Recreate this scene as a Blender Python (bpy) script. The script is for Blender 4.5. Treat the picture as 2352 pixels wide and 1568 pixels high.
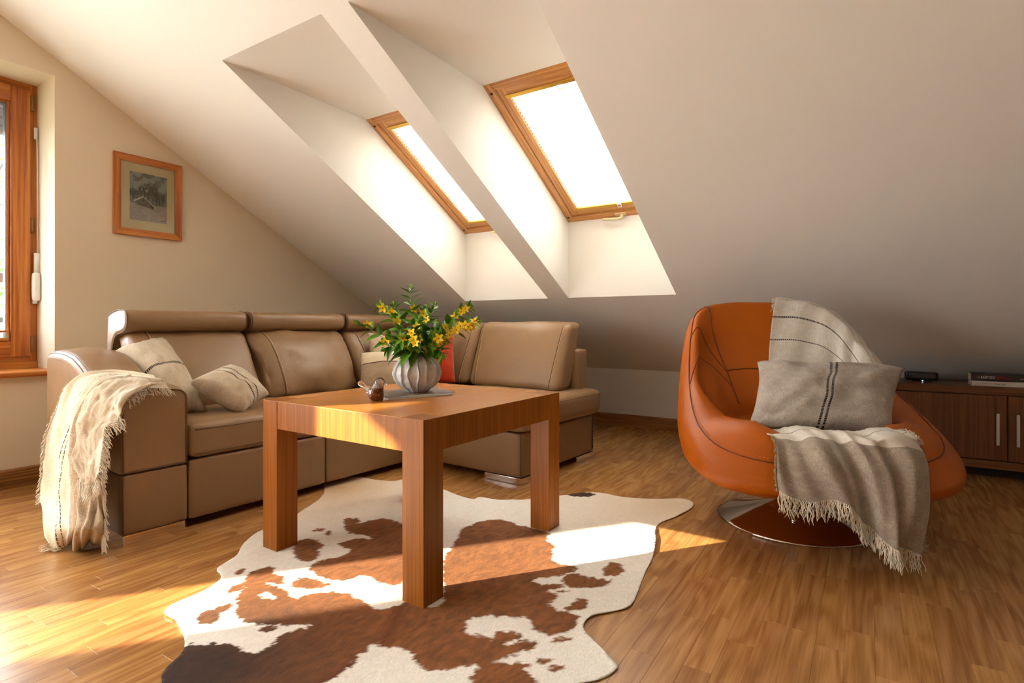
import bpy, bmesh, math, random
import numpy as np
from mathutils import Vector, Matrix

# ------------------------------------------------------------------ clear
for o in list(bpy.data.objects): bpy.data.objects.remove(o)
scene = bpy.context.scene
COL = scene.collection
rnd = random.Random(7)

# ------------------------------------------------------------------ camera
FPX, CX, CY, CAMH = 1265.0, 1176.0, 748.0, 0.88        # focal length / principal point in photo pixels
YAW = math.atan2(814.0, 1265.0)
SN, CS = math.sin(YAW), math.cos(YAW)
cam = bpy.data.cameras.new('camera'); cam.sensor_width = 36.0; cam.sensor_fit = 'HORIZONTAL'
cam.lens = FPX / 2352.0 * 36.0; cam.shift_y = -(784.0 - CY) / 2352.0
cam.clip_start = 0.02; cam.clip_end = 200
camo = bpy.data.objects.new('camera', cam); COL.objects.link(camo)
camo.location = (0, 0, CAMH); camo.rotation_euler = (math.pi / 2, 0, YAW)
scene.camera = camo

# ------------------------------------------------------------------ sky, sun, exposure
SKY, SUN = 20.0, 42.0
world = bpy.data.worlds.new('sky'); scene.world = world; world.use_nodes = True
bg = world.node_tree.nodes['Background']
bg.inputs['Color'].default_value = (0.88, 0.95, 1.06, 1); bg.inputs['Strength'].default_value = SKY
SUND = Vector((0.61, 0.7924, -0.3547)).normalized()     # direction in which the low sun travels
sl = bpy.data.lights.new('sun', 'SUN'); sl.energy = SUN; sl.angle = math.radians(0.6); sl.color = (1.0, 0.88, 0.70)
so = bpy.data.objects.new('sun', sl); COL.objects.link(so)
so.rotation_euler = SUND.to_track_quat('-Z', 'Y').to_euler(); so.location = (-8, -8, 6)
vs = scene.view_settings
vs.view_transform = 'Standard'; vs.look = 'None'; vs.gamma = 1.0; vs.use_curve_mapping = False
vs.exposure = 0.66

# ------------------------------------------------------------------ pixel -> world helpers
def W(r, z): return (CS * r - SN * z, SN * r + CS * z)
def P(x, y, z):
    q = W((x - CX) / FPX * z, z); return Vector((q[0], q[1], CAMH - (y - CY) / FPX * z))
def onX(x, y, X): return P(x, y, X / (CS * (x - CX) / FPX - SN))
def onY(x, y, Y): return P(x, y, Y / (SN * (x - CX) / FPX + CS))
def onZ(x, y, Z): return P(x, y, (CAMH - Z) * FPX / (y - CY))
def proj(p):
    r = CS * p[0] + SN * p[1]; z = -SN * p[0] + CS * p[1]
    return CX + FPX * r / z, CY - (p[2] - CAMH) * FPX / z, z
def srgb(r, g, b):
    f = lambda c: (c / 12.92 if c <= .04045 else ((c + .055) / 1.055) ** 2.4)
    return (f(r / 255), f(g / 255), f(b / 255), 1)

# ------------------------------------------------------------------ value noise
_rs = np.random.RandomState(3); _tab = _rs.rand(64, 64, 64)
def vnoise(x, y, z=0.0):
    x, y, z = np.broadcast_arrays(np.asarray(x, float), np.asarray(y, float), np.asarray(z, float))
    xi, yi, zi = np.floor(x).astype(int), np.floor(y).astype(int), np.floor(z).astype(int)
    fx, fy, fz = x - xi, y - yi, z - zi
    fx, fy, fz = [f * f * (3 - 2 * f) for f in (fx, fy, fz)]
    g = lambda a, b, c: _tab[(xi + a) % 64, (yi + b) % 64, (zi + c) % 64]
    l = lambda a, b, t: a + (b - a) * t
    return l(l(l(g(0,0,0), g(1,0,0), fx), l(g(0,1,0), g(1,1,0), fx), fy),
             l(l(g(0,0,1), g(1,0,1), fx), l(g(0,1,1), g(1,1,1), fx), fy), fz) - .5
def fbm(x, y, z=0.0, o=4):
    s = 0; a = 1.0; x, y, z = np.asarray(x, float), np.asarray(y, float), np.asarray(z, float)
    for i in range(o):
        s = s + a * vnoise(x, y, z); x = x * 2.03 + 11; y = y * 2.03 + 5; z = z * 2.03 + 3; a *= .5
    return s

# ------------------------------------------------------------------ object helpers
def tag(o, label=None, cat=None, group=None, kind=None):
    if label: o['label'] = label
    if cat: o['category'] = cat
    if group: o['group'] = group
    if kind: o['kind'] = kind
    return o
def link(o, parent=None):
    COL.objects.link(o)
    if parent is not None: o.parent = parent
    return o
def empty(name, loc=(0, 0, 0), rz=0.0, label=None, cat=None, group=None, kind=None, parent=None):
    o = bpy.data.objects.new(name, None); o.location = loc; o.rotation_euler = (0, 0, rz); o.empty_display_size = .05
    link(o, parent); return tag(o, label, cat, group, kind)
def mk(name, verts, faces, mat, parent=None, smooth=False, uv=None, col=None, local=False):
    """one mesh object. verts are world coordinates unless the parent is an Empty with local=True"""
    me = bpy.data.meshes.new(name)
    me.from_pydata([tuple(v) for v in verts], [], [tuple(f) for f in faces])
    me.materials.append(mat)
    if uv is not None:
        l = me.uv_layers.new(name='UVMap'); idx = np.empty(len(me.loops), int); me.loops.foreach_get('vertex_index', idx)
        l.data.foreach_set('uv', np.asarray(uv, float)[idx].ravel())
    if col is not None:
        a = me.color_attributes.new('Col', 'FLOAT_COLOR', 'POINT')
        c = np.ones((len(me.vertices), 4)); c[:, :3] = np.asarray(col)[:, :3]; a.data.foreach_set('color', c.ravel())
    me.validate()
    if smooth: me.polygons.foreach_set('use_smooth', [True] * len(me.polygons))
    me.update()
    o = bpy.data.objects.new(name, me); link(o, parent)
    if parent is not None and not local:
        o.matrix_parent_inverse = basis(parent).inverted()
    return o
def fixn(o):
    bm = bmesh.new(); bm.from_mesh(o.data); big = [f for f in bm.faces if len(f.verts) > 4]
    for f in big: f.smooth = False
    bmesh.ops.triangulate(bm, faces=big, ngon_method='EAR_CLIP'); bmesh.ops.recalc_face_normals(bm, faces=bm.faces[:]); bm.to_mesh(o.data); bm.free()
def basis(o):
    m = o.matrix_basis.copy()
    if o.parent is not None: m = basis(o.parent) @ o.matrix_parent_inverse @ m
    return m
def dup(o, parent):
    c = o.copy(); COL.objects.link(c); c.parent = parent; c.matrix_parent_inverse = Matrix(); return c
def bbox_mesh(lo, hi, bev=0.0, seg=2):
    bm = bmesh.new(); bmesh.ops.create_cube(bm, size=1)
    lo, hi = Vector(lo), Vector(hi)
    for v in bm.verts: v.co = Vector([lo[i] + (v.co[i] + .5) * (hi[i] - lo[i]) for i in range(3)])
    if bev > 0: bmesh.ops.bevel(bm, geom=bm.edges[:], offset=bev, segments=seg, affect='EDGES', profile=.5)
    bmesh.ops.recalc_face_normals(bm, faces=bm.faces[:])
    v = [x.co.copy() for x in bm.verts]; bm.verts.index_update()
    f = [[x.index for x in q.verts] for q in bm.faces]; bm.free(); return v, f
def box(name, lo, hi, mat, parent=None, bev=0.002, local=True, smooth=False):
    v, f = bbox_mesh(lo, hi, bev); return mk(name, v, f, mat, parent, smooth, local=local)
def join(parts):
    V, Fc = [], []
    for v, f in parts:
        n = len(V); V += list(v); Fc += [[i + n for i in q] for q in f]
    return V, Fc
def tube_mesh(pts, r, n=8, closed=False, cap=True):
    pts = [Vector(p) for p in pts]; m = len(pts)
    rr = r if hasattr(r, '__len__') else [r] * m
    V, Fc = [], []; up = None
    for i, p in enumerate(pts):
        a = pts[(i - 1) % m] if (closed or i > 0) else p; b = pts[(i + 1) % m] if (closed or i < m - 1) else p
        t = (b - a); t = t.normalized() if t.length > 1e-9 else Vector((0, 0, 1))
        if up is None: up = t.orthogonal().normalized()
        up = (up - t * up.dot(t)); up = up.normalized() if up.length > 1e-6 else t.orthogonal().normalized()
        s = t.cross(up)
        for k in range(n):
            c = 2 * math.pi * k / n; V.append(p + (up * math.cos(c) + s * math.sin(c)) * rr[i])
    for i in range(m if closed else m - 1):
        for k in range(n):
            a = i * n + k; b = i * n + (k + 1) % n; c = ((i + 1) % m) * n
            Fc.append([a, b, c + (k + 1) % n, c + k])
    if cap and not closed: Fc += [list(range(n))[::-1], [(m - 1) * n + k for k in range(n)]]
    return V, Fc
def tube(name, pts, r, mat, parent=None, n=8, closed=False, local=True):
    v, f = tube_mesh(pts, r, n, closed); return mk(name, v, f, mat, parent, True, local=local)
def lathe_mesh(prof, n=48, c=(0, 0, 0)):
    V, Fc = [], []
    for (r, z) in prof:
        for k in range(n):
            a = 2 * math.pi * k / n; V.append((c[0] + r * math.cos(a), c[1] + r * math.sin(a), c[2] + z))
    for i in range(len(prof) - 1):
        for k in range(n):
            Fc.append([i * n + k, i * n + (k + 1) % n, (i + 1) * n + (k + 1) % n, (i + 1) * n + k])
    Fc += [list(range(n))[::-1], [(len(prof) - 1) * n + k for k in range(n)]]
    return V, Fc
def cr(p, t):
    """Catmull-Rom through a list of points, t in 0..len-1"""
    n = len(p); i = min(int(t), n - 2); f = t - i
    a = p[max(i - 1, 0)]; b = p[i]; c = p[i + 1]; d = p[min(i + 2, n - 1)]
    return .5 * ((2 * b) + (c - a) * f + (2 * a - 5 * b + 4 * c - d) * f * f + (3 * b - a - 3 * c + d) * f ** 3)
def crs(p, n):
    p = [Vector(q) for q in p]; return [cr(p, (len(p) - 1) * i / (n - 1)) for i in range(n)]
def grid_faces(nu, nv, wrap=False):
    F_ = []
    for j in range(nv - 1):
        for i in range(nu if wrap else nu - 1):
            F_.append([j * nu + i, j * nu + (i + 1) % nu, (j + 1) * nu + (i + 1) % nu, (j + 1) * nu + i])
    return F_
def softbox_mesh(c, h, r=.03, crown=(0, 0, 0), n=12, fn=None, wr=0.0, seed=0):
    """cushion: rounded box, half sizes h, each face pair bulged by crown"""
    c = Vector(c); V = []; idx = {}; Fc = []
    ns = [max(4, n)] * 3
    def vid(i, j, k):
        key = (i, j, k)
        if key in idx: return idx[key]
        s = [2 * q / n - 1 for q in (i, j, k)]
        s = [math.copysign(1 - (1 - abs(q)) ** 1.35, q) for q in s]
        p = Vector([s[a] * h[a] for a in range(3)])
        inn = Vector([max(-(h[a] - min(r, h[a])), min(h[a] - min(r, h[a]), p[a])) for a in range(3)])
        d = p - inn
        if d.length > 1e-9: p = inn + d.normalized() * min(r, min(h))
        q = [p[a] / h[a] for a in range(3)]
        p = Vector([p[a] + crown[a] * q[a] * max(0, 1 - q[(a + 1) % 3] ** 2) * max(0, 1 - q[(a + 2) % 3] ** 2) for a in range(3)])
        if wr:
            p += Vector([wr * float(fbm(p.x * 9 + seed, p.y * 9, p.z * 9 + a * 7, 3)) for a in range(3)])
        p = p + c
        if fn: p = Vector(fn(p))
        idx[key] = len(V); V.append(p); return idx[key]
    for a in range(3):
        for s in (0, n):
            for i in range(n):
                for j in range(n):
                    q = []
                    for (u, v) in ((0, 0), (1, 0), (1, 1), (0, 1)):
                        k = [0, 0, 0]; k[a] = s; k[(a + 1) % 3] = i + u; k[(a + 2) % 3] = j + v; q.append(vid(*k))
                    Fc.append(q if s else q[::-1])
    return V, Fc
def softbox(name, c, h, mat, parent=None, r=.03, crown=(0, 0, 0), n=12, fn=None, wr=0.0, seed=0, local=True):
    v, f = softbox_mesh(c, h, r, crown, n, fn, wr, seed); return mk(name, v, f, mat, parent, True, local=local)
def text_mesh(s, size):
    cu = bpy.data.curves.new('lettering', 'FONT'); cu.body = s; cu.size = size; cu.align_x = 'LEFT'
    o = bpy.data.objects.new('lettering', cu); COL.objects.link(o)
    dg = bpy.context.evaluated_depsgraph_get(); me = bpy.data.meshes.new_from_object(o.evaluated_get(dg))
    bpy.data.objects.remove(o); return me
def text_obj(s, size, mat, M, parent, wfit=None):
    me = text_mesh(s, size); me.materials.clear(); me.materials.append(mat)
    if wfit:
        xs = [v.co.x for v in me.vertices]; k = wfit / (max(xs) - min(xs))
        for v in me.vertices: v.co.x *= k
    me.transform(M); o = bpy.data.objects.new('lettering', me); link(o, parent); return o

# ------------------------------------------------------------------ materials
class NT:
    def __init__(s, name):
        s.m = bpy.data.materials.new(name); s.m.use_nodes = True; s.t = s.m.node_tree
        s.b = s.t.nodes['Principled BSDF']; s.out = s.t.nodes['Material Output']
    def n(s, typ, ins=None, **kw):
        nd = s.t.nodes.new(typ)
        for k, v in kw.items(): setattr(nd, k, v)
        for k, v in (ins or {}).items():
            if isinstance(v, tuple) and len(v) == 2 and hasattr(v[0], 'outputs'): s.t.links.new(v[0].outputs[v[1]], nd.inputs[k])
            else: nd.inputs[k].default_value = v
        return nd
    def set(s, **kw):
        for k, v in kw.items():
            k = k.replace('_', ' ')
            if isinstance(v, tuple) and len(v) == 2 and hasattr(v[0], 'outputs'): s.t.links.new(v[0].outputs[v[1]], s.b.inputs[k])
            else: s.b.inputs[k].default_value = v
        return s
    def ramp(s, src, stops):
        r = s.n('ShaderNodeValToRGB', {'Fac': src}); e = r.color_ramp.elements
        while len(e) > 1: e.remove(e[-1])
        e[0].position, e[0].color = stops[0]
        for p, c in stops[1:]: q = e.new(p); q.color = c
        return r
    def math(s, op, a, b=0.0): return s.n('ShaderNodeMath', {0: a, 1: b}, operation=op)
    def bump(s, h, strength=.2, dist=.002):
        b = s.n('ShaderNodeBump', {'Height': h, 'Strength': strength, 'Distance': dist})
        s.t.links.new(b.outputs['Normal'], s.b.inputs['Normal']); return b
    def mixc(s, f, a, b):
        m = s.n('ShaderNodeMix', data_type='RGBA')
        for sock, v in ((m.inputs[0], f), (m.inputs[6], a), (m.inputs[7], b)):
            if isinstance(v, tuple) and len(v) == 2 and hasattr(v[0], 'outputs'): s.t.links.new(v[0].outputs[v[1]], sock)
            else: sock.default_value = v
        return (m, 2)
def m_plain(name, c, rough=.5, metal=0.0, spec=.5, **kw):
    t = NT(name); t.set(Base_Color=c, Roughness=rough, Metallic=metal, Specular_IOR_Level=spec, **kw); return t.m
def m_paint(name, c, bump=.08):
    t = NT(name); g = t.n('ShaderNodeNewGeometry')
    n1 = t.n('ShaderNodeTexNoise', {'Vector': (g, 'Position'), 'Scale': 120.0, 'Detail': 3.0})
    n2 = t.n('ShaderNodeTexNoise', {'Vector': (g, 'Position'), 'Scale': 1.3, 'Detail': 2.0})
    c2 = tuple(x * .94 for x in c[:3]) + (1,)
    t.set(Base_Color=t.mixc((n2, 'Fac'), c, c2), Roughness=.75, Specular_IOR_Level=.25); t.bump((n1, 'Fac'), bump, .002); return t.m
def m_wood(name, stops, axis=2, scale=1.0, rough=.32, stretch=14.0, ring=6.0, spec=.5, coat=0.0, plank=False, bump=.06, objc=True, cath=None):
    """grain runs along 'axis' of object (or world) space"""
    t = NT(name)
    if objc: co = (t.n('ShaderNodeTexCoord'), 'Object')
    else: co = (t.n('ShaderNodeNewGeometry'), 'Position')
    sc = [stretch] * 3; sc[axis] = .3
    if plank:
        oi = t.n('ShaderNodeObjectInfo'); gi = t.n('ShaderNodeNewGeometry')
        sm = t.math('ADD', (oi, 'Random'), (gi, 'Random Per Island')); fr = t.math('FRACT', t_out(sm))
        w = t.n('ShaderNodeTexWhiteNoise', {'W': t_out(fr)}, noise_dimensions='1D')
        off = t.n('ShaderNodeVectorMath', {0: (w, 'Color'), 1: (30, 30, 30)}, operation='MULTIPLY')
        ad = t.n('ShaderNodeVectorMath', {0: co, 1: (off, 0)}, operation='ADD'); co = (ad, 0)
    mp = t.n('ShaderNodeMapping', {'Vector': co, 'Scale': [x * scale for x in sc]})
    mp0 = mp
    if cath:
        s0 = [cath[1]] * 3; s0[axis] = cath[0]; mp0 = t.n('ShaderNodeMapping', {'Vector': co, 'Scale': s0})
    n0 = t.n('ShaderNodeTexNoise', {'Vector': (mp0, 0), 'Scale': 1.0 if cath else .55, 'Detail': 1.0 if cath else 2.0, 'Distortion': .25 if cath else .6})
    k = t.math('MULTIPLY', (n0, 'Fac'), ring * 6.0); sn = t.math('SINE', t_out(k))
    n1 = t.n('ShaderNodeTexNoise', {'Vector': (mp, 0), 'Scale': 5.0, 'Detail': 6.0, 'Roughness': .65})
    mp2 = t.n('ShaderNodeMapping', {'Vector': co, 'Scale': [x * scale * (1 if i == axis else 3.2) for i, x in enumerate(sc)]})
    n2 = t.n('ShaderNodeTexNoise', {'Vector': (mp2, 0), 'Scale': 9.0, 'Detail': 4.0, 'Roughness': .7})
    a = t.math('MULTIPLY', t_out(sn), .15); b = t.math('ADD', t_out(a), (n1, 'Fac'))
    c_ = t.math('MULTIPLY', (n2, 'Fac'), .35); d = t.math('ADD', t_out(b), t_out(c_)); e = t.math('SUBTRACT', t_out(d), .17)
    r = t.ramp(t_out(e), stops); colr = (r, 0)
    if plank:
        hs = t.n('ShaderNodeHueSaturation', {'Color': colr})
        v1 = t.n('ShaderNodeMapRange', {'Value': (w, 'Value'), 'To Min': .86, 'To Max': 1.10}); t.t.links.new(v1.outputs[0], hs.inputs['Value'])
        w2 = t.n('ShaderNodeSeparateColor', {'Color': (w, 'Color')})
        v2 = t.n('ShaderNodeMapRange', {'Value': (w2, 0), 'To Min': .496, 'To Max': .504}); t.t.links.new(v2.outputs[0], hs.inputs['Hue'])
        colr = (hs, 0)
    rr = t.n('ShaderNodeMapRange', {'Value': (n1, 'Fac'), 'To Min': rough * .85, 'To Max': rough * 1.25})
    t.set(Base_Color=colr, Roughness=(rr, 0), Specular_IOR_Level=spec, Coat_Weight=coat, Coat_Roughness=.12)
    t.bump((n2, 'Fac'), bump, .0015); return t.m
def t_out(n): return (n, 0)
def m_leather(name, c, rough=.38, bscale=320.0, var=.12, spec=.5):
    t = NT(name); co = (t.n('ShaderNodeTexCoord'), 'Object')
    v = t.n('ShaderNodeTexVoronoi', {'Vector': co, 'Scale': bscale}); n = t.n('ShaderNodeTexNoise', {'Vector': co, 'Scale': 7.0, 'Detail': 4.0})
    n3 = t.n('ShaderNodeTexNoise', {'Vector': co, 'Scale': 14.0, 'Detail': 3.0, 'Distortion': 1.0})
    c2 = tuple(x * (1 - var) for x in c[:3]) + (1,)
    rr = t.n('ShaderNodeMapRange', {'Value': (n, 'Fac'), 'To Min': rough * .85, 'To Max': rough * 1.2})
    h = t.math('MULTIPLY', (n3, 'Fac'), 3.0); hh = t.math('ADD', t_out(h), (v, 'Distance'))
    t.set(Base_Color=t.mixc((n, 'Fac'), c, c2), Roughness=(rr, 0), Specular_IOR_Level=spec); t.bump(t_out(hh), .26, .002); return t.m
def m_fabric(name, c, c2, sc=260.0, stripes=None, rough=.9, uvs=True, extra=None):
    """woven cloth in UV space; stripes = list of (axis, centre, halfwidth, colour, dash)"""
    t = NT(name); tc = t.n('ShaderNodeTexCoord'); co = (tc, 'UV')
    ma = t.n('ShaderNodeMapping', {'Vector': co, 'Scale': (sc, sc * .06, 1)}); mb = t.n('ShaderNodeMapping', {'Vector': co, 'Scale': (sc * .06, sc, 1)})
    na = t.n('ShaderNodeTexNoise', {'Vector': (ma, 0), 'Scale': 1.0, 'Detail': 2.0}); nb = t.n('ShaderNodeTexNoise', {'Vector': (mb, 0), 'Scale': 1.0, 'Detail': 2.0})
    sm = t.math('ADD', (na, 'Fac'), (nb, 'Fac')); hf = t.n('ShaderNodeMapRange', {'Value': t_out(sm), 'From Min': .75, 'From Max': 1.25})
    nl = t.n('ShaderNodeTexNoise', {'Vector': co, 'Scale': 7.0, 'Detail': 3.0})
    f2 = t.math('MULTIPLY', t_out(hf), (nl, 'Fac')); f3 = t.math('MULTIPLY', t_out(f2), 1.7)
    col = t.mixc(t_out(f3), c2, c)
    if extra: col = extra(t, co, col, f3)
    sp = t.n('ShaderNodeSeparateXYZ', {'Vector': co})
    for (ax, ce, hw, sc_, dash) in (stripes or []):
        d = t.math('SUBTRACT', (sp, ax), ce); ab = t.math('ABSOLUTE', t_out(d)); lt = t.math('LESS_THAN', t_out(ab), hw)
        if dash:
            k = t.math('MULTIPLY', (sp, 1 - ax), dash); fr = t.math('FRACT', t_out(k)); l2 = t.math('LESS_THAN', t_out(fr), .78); lt = t.math('MULTIPLY', t_out(lt), t_out(l2))
        col = t.mixc(t_out(lt), col, sc_)
    t.set(Base_Color=col, Roughness=rough, Specular_IOR_Level=.15, Sheen_Weight=.25, Sheen_Roughness=.5)
    t.bump(t_out(sm), .5, .0015); return t.m
def m_vcol(name, rough=.8, noise=None):
    t = NT(name); a = t.n('ShaderNodeVertexColor', layer_name='Col'); col = (a, 'Color')
    t.set(Base_Color=col, Roughness=rough, Specular_IOR_Level=.2)
    return t

WHITE = m_paint('ceiling_paint', srgb(238, 235, 230)); BEIGE = m_paint('wall_paint', srgb(238, 223, 198)); TAUPEW = m_paint('far_wall_paint', srgb(122, 102, 86))
KNEE = m_paint('knee_paint', srgb(226, 220, 212))
OAKF = m_wood('oak_parquet', [(.2, srgb(146, 97, 50)), (.5, srgb(172, 121, 68)), (.8, srgb(190, 140, 86))], axis=1, scale=2.2, stretch=9.0, rough=.24, plank=True, objc=False, ring=5.0, cath=(1.7, 13.0))
OAKB = m_wood('oak_skirting', [(.25, srgb(110, 66, 28)), (.5, srgb(150, 96, 48)), (.75, srgb(176, 120, 64))], axis=1, scale=2.5, rough=.4, objc=False)
OAKBX = m_wood('oak_skirting_back', [(.25, srgb(110, 66, 28)), (.5, srgb(150, 96, 48)), (.75, srgb(176, 120, 64))], axis=0, scale=2.5, rough=.4, objc=False)
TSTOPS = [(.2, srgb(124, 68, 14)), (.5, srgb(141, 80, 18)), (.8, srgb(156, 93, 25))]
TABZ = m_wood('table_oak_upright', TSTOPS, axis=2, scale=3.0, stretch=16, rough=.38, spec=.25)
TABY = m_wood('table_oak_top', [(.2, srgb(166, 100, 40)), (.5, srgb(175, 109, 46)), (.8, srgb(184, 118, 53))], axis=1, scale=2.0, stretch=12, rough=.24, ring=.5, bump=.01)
PINE = [(.22, srgb(150, 76, 20)), (.5, srgb(192, 112, 42)), (.8, srgb(216, 142, 66))]
PINEZ = m_wood('pine_upright', PINE, axis=2, scale=1.8, stretch=9, rough=.35, ring=5.0); PINEY = m_wood('pine_cross', PINE, axis=1, scale=1.8, stretch=9, rough=.35, ring=5.0)
SKYW = [(.22, srgb(176, 112, 54)), (.5, srgb(206, 146, 84)), (.8, srgb(224, 170, 106))]
SKYA = m_wood('roof_window_pine_cross', SKYW, axis=0, scale=2.5, stretch=9, rough=.35); SKYB = m_wood('roof_window_pine_side', SKYW, axis=1, scale=2.5, stretch=9, rough=.35)
WAL = [(.22, srgb(84, 44, 16)), (.5, srgb(102, 56, 22)), (.8, srgb(122, 72, 32))]
WALX = m_wood('walnut_cross', WAL, axis=0, scale=2.6, stretch=12, rough=.3); WALZ = m_wood('walnut_upright', WAL, axis=2, scale=2.0, stretch=16, rough=.35)
LEA = m_leather('taupe_leather', srgb(146, 113, 79), rough=.38); LEASEAM = m_plain('leather_seam', srgb(96, 70, 44), .6); STITCH = m_plain('pale_stitch', srgb(196, 166, 124), .7)
ORA = m_leather('orange_leather', srgb(188, 92, 3), rough=.40, bscale=420.0, var=.18, spec=.35); ORASEAM = m_plain('orange_seam', srgb(118, 54, 8), .6)
CHROME = m_plain('chrome', (.82, .8, .78, 1), .12, 1.0); CHROMED = m_plain('polished_base', (.62, .6, .58, 1), .05, 1.0)
BRASS = m_plain('brass_rail', srgb(206, 164, 70), .32, .7); ALU = m_plain('brushed_aluminium', srgb(200, 198, 196), .35, .8)
BLACK = m_plain('black_plastic', (.006, .006, .007, 1), .25); DARK = m_plain('dark_gap', (.012, .008, .006, 1), .8)
WPLA = m_plain('white_plastic', srgb(236, 232, 226), .35); BRONZE = m_plain('bronze_hinge', srgb(150, 116, 78), .4, .6)
CREAMH = m_plain('cream_handle', srgb(214, 190, 150), .4, .2)
SEALM = m_plain('rubber_seal', srgb(120, 120, 122), .5); SHUT = m_plain('roller_shutter', srgb(120, 122, 124), .5)
RAILW = m_plain('railing_wood', srgb(56, 32, 24), .6); RAILB = m_plain('railing_steel', srgb(26, 28, 31), .5)
def m_glass(name='window_glass'):
    t = NT(name); nt = t.t; tr = t.n('ShaderNodeBsdfTransparent', {'Color': (.96, .98, .97, 1)}); gl = t.n('ShaderNodeBsdfGlossy', {'Roughness': .02})
    fr = t.n('ShaderNodeFresnel', {'IOR': 1.45}); k = t.math('MULTIPLY', (fr, 0), .55)
    mx = t.n('ShaderNodeMixShader', {0: t_out(k), 1: (tr, 0), 2: (gl, 0)}); nt.links.new(mx.outputs[0], t.out.inputs[0]); return t.m
GLASS = m_glass()
def m_blind():
    t = NT('pleated_fabric'); d = t.n('ShaderNodeBsdfDiffuse', {'Color': (.85, .80, .70, 1)}); tl = t.n('ShaderNodeBsdfTranslucent', {'Color': (.84, .75, .61, 1)})
    tr = t.n('ShaderNodeBsdfTransparent', {'Color': (.9, .86, .78, 1)})
    a = t.n('ShaderNodeMixShader', {0: .80, 1: (d, 0), 2: (tl, 0)}); b = t.n('ShaderNodeMixShader', {0: .22, 1: (a, 0), 2: (tr, 0)})
    t.t.links.new(b.outputs[0], t.out.inputs[0]); return t.m
BLIND = m_blind()

# ================================================================== ROOM SHELL
XG, YK, XR, YF = -3.9, 4.6, 4.0, -3.4           # gable wall, knee wall, right wall, front wall
Z0, KS, ZT = 0.50, 0.568, 2.75                   # knee height, roof slope, flat ceiling
YT = YK - (ZT - Z0) / KS                          # where the slope meets the flat ceiling
def roof(y): return min(ZT, Z0 + KS * (YK - y))
SK = [(-2.755, -1.983), (-1.814, -1.036)]         # the two roof-window shafts in X
SYB, SYT = 3.574, 1.556                            # lower / upper edge of the shafts on the ceiling
WZB = 1.63                                         # height of the window's lower edge (shaft floor is plumb)
WYT = SYB - (roof(SYT) - WZB) / KS                 # upper edge of window (shaft head is level)
def struct(o, kind='structure'): o['kind'] = kind; return o

# floor: dark bed plus parquet strips
floor = struct(mk('floor', [(XG - .3, YF, -.012), (XR, YF, -.012), (XR, YK + .02, -.012), (XG - .3, YK + .02, -.012)], [[0, 1, 2, 3]], DARK))
def plank_mesh(L, w=.07, gap=.00012, ch=.0004, t=.012):
    a, b = w / 2 - gap, L / 2 - gap
    v = [(-a, -b, -t), (a, -b, -t), (a, b, -t), (-a, b, -t), (-a, -b, -ch), (a, -b, -ch), (a, b, -ch), (-a, b, -ch),
         (-a + ch, -b + ch, 0), (a - ch, -b + ch, 0), (a - ch, b - ch, 0), (-a + ch, b - ch, 0)]
    f = [[0, 1, 5, 4], [1, 2, 6, 5], [2, 3, 7, 6], [3, 0, 4, 7], [4, 5, 9, 8], [5, 6, 10, 9], [6, 7, 11, 10], [7, 4, 8, 11], [8, 9, 10, 11]]
    return v, f
LENS = [.30, .36, .42, .50]; planks = []
x = XG + .035
while x < XR:
    y = YF + rnd.random() * -.4
    while y < YK:
        L = rnd.choice(LENS)
        if y + L > YF + .02 and y < YK - .02: planks.append((x, y + L / 2, L))
        y += L
    x += .07
def hidden(p):
    if -2.45 < p[0] < -1.2 and 1.2 < p[1] < 2.55: return True
    if p[0] < -2.42 and p[1] > 1.0 and p[0] > -3.5: return True
    if p[0] < -1.7 and p[1] > 2.62: return True
    return False
def score(p):
    px, py, z = proj((p[0], p[1], 0))
    if z < .6 or px < -60 or px > 2420 or py > 1640: return -1
    return (0 if hidden(p) else 10) + 1 / z
planks.sort(key=score, reverse=True)
pm = {}
for L in LENS:
    v, f = plank_mesh(L); me = bpy.data.meshes.new('plank'); me.from_pydata(v, [], f); me.materials.append(OAKF); pm[L] = me
for (px_, py_, L) in planks[:300]:
    o = bpy.data.objects.new('plank', pm[L]); o.location = (px_, py_, 0); link(o, floor)
V, Fc = join([([(a + px_, b + py_, c) for a, b, c in plank_mesh(L)[0]], plank_mesh(L)[1]) for (px_, py_, L) in planks[300:]])
o = mk('plank_field', V, Fc, OAKF, floor); o['kind'] = 'stuff'; o['label'] = 'oak parquet strips further off'

# ceiling: flat part, slope with two shafts
xs = sorted([XG, XR] + [q for s in SK for q in s]); ys = [YT, SYT, SYB, YK]
V, Fc = [], []
def quad(a, b, c, d):
    n = len(V); V.extend([a, b, c, d]); Fc.append([n, n + 1, n + 2, n + 3])
for i in range(len(xs) - 1):
    for j in range(3):
        if j == 1 and any(abs(xs[i] - s[0]) < 1e-6 for s in SK): continue
        a, b, c, d = xs[i], xs[i + 1], ys[j], ys[j + 1]
        quad((a, c, roof(c)), (a, d, roof(d)), (b, d, roof(d)), (b, c, roof(c)))
quad((XG, YF, ZT), (XG, YT, ZT), (XR, YT, ZT), (XR, YF, ZT))
for (a, b) in SK:
    zb, zt = roof(SYB), roof(SYT)
    quad((a, SYB, zb), (a, SYB, WZB), (b, SYB, WZB), (b, SYB, zb))
    quad((a, SYT, zt), (b, SYT, zt), (b, WYT, zt), (a, WYT, zt))
    for q in (a, b): quad((q, SYB, zb), (q, SYB, WZB), (q, WYT, zt), (q, SYT, zt))
struct(mk('ceiling', V, Fc, WHITE))
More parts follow.
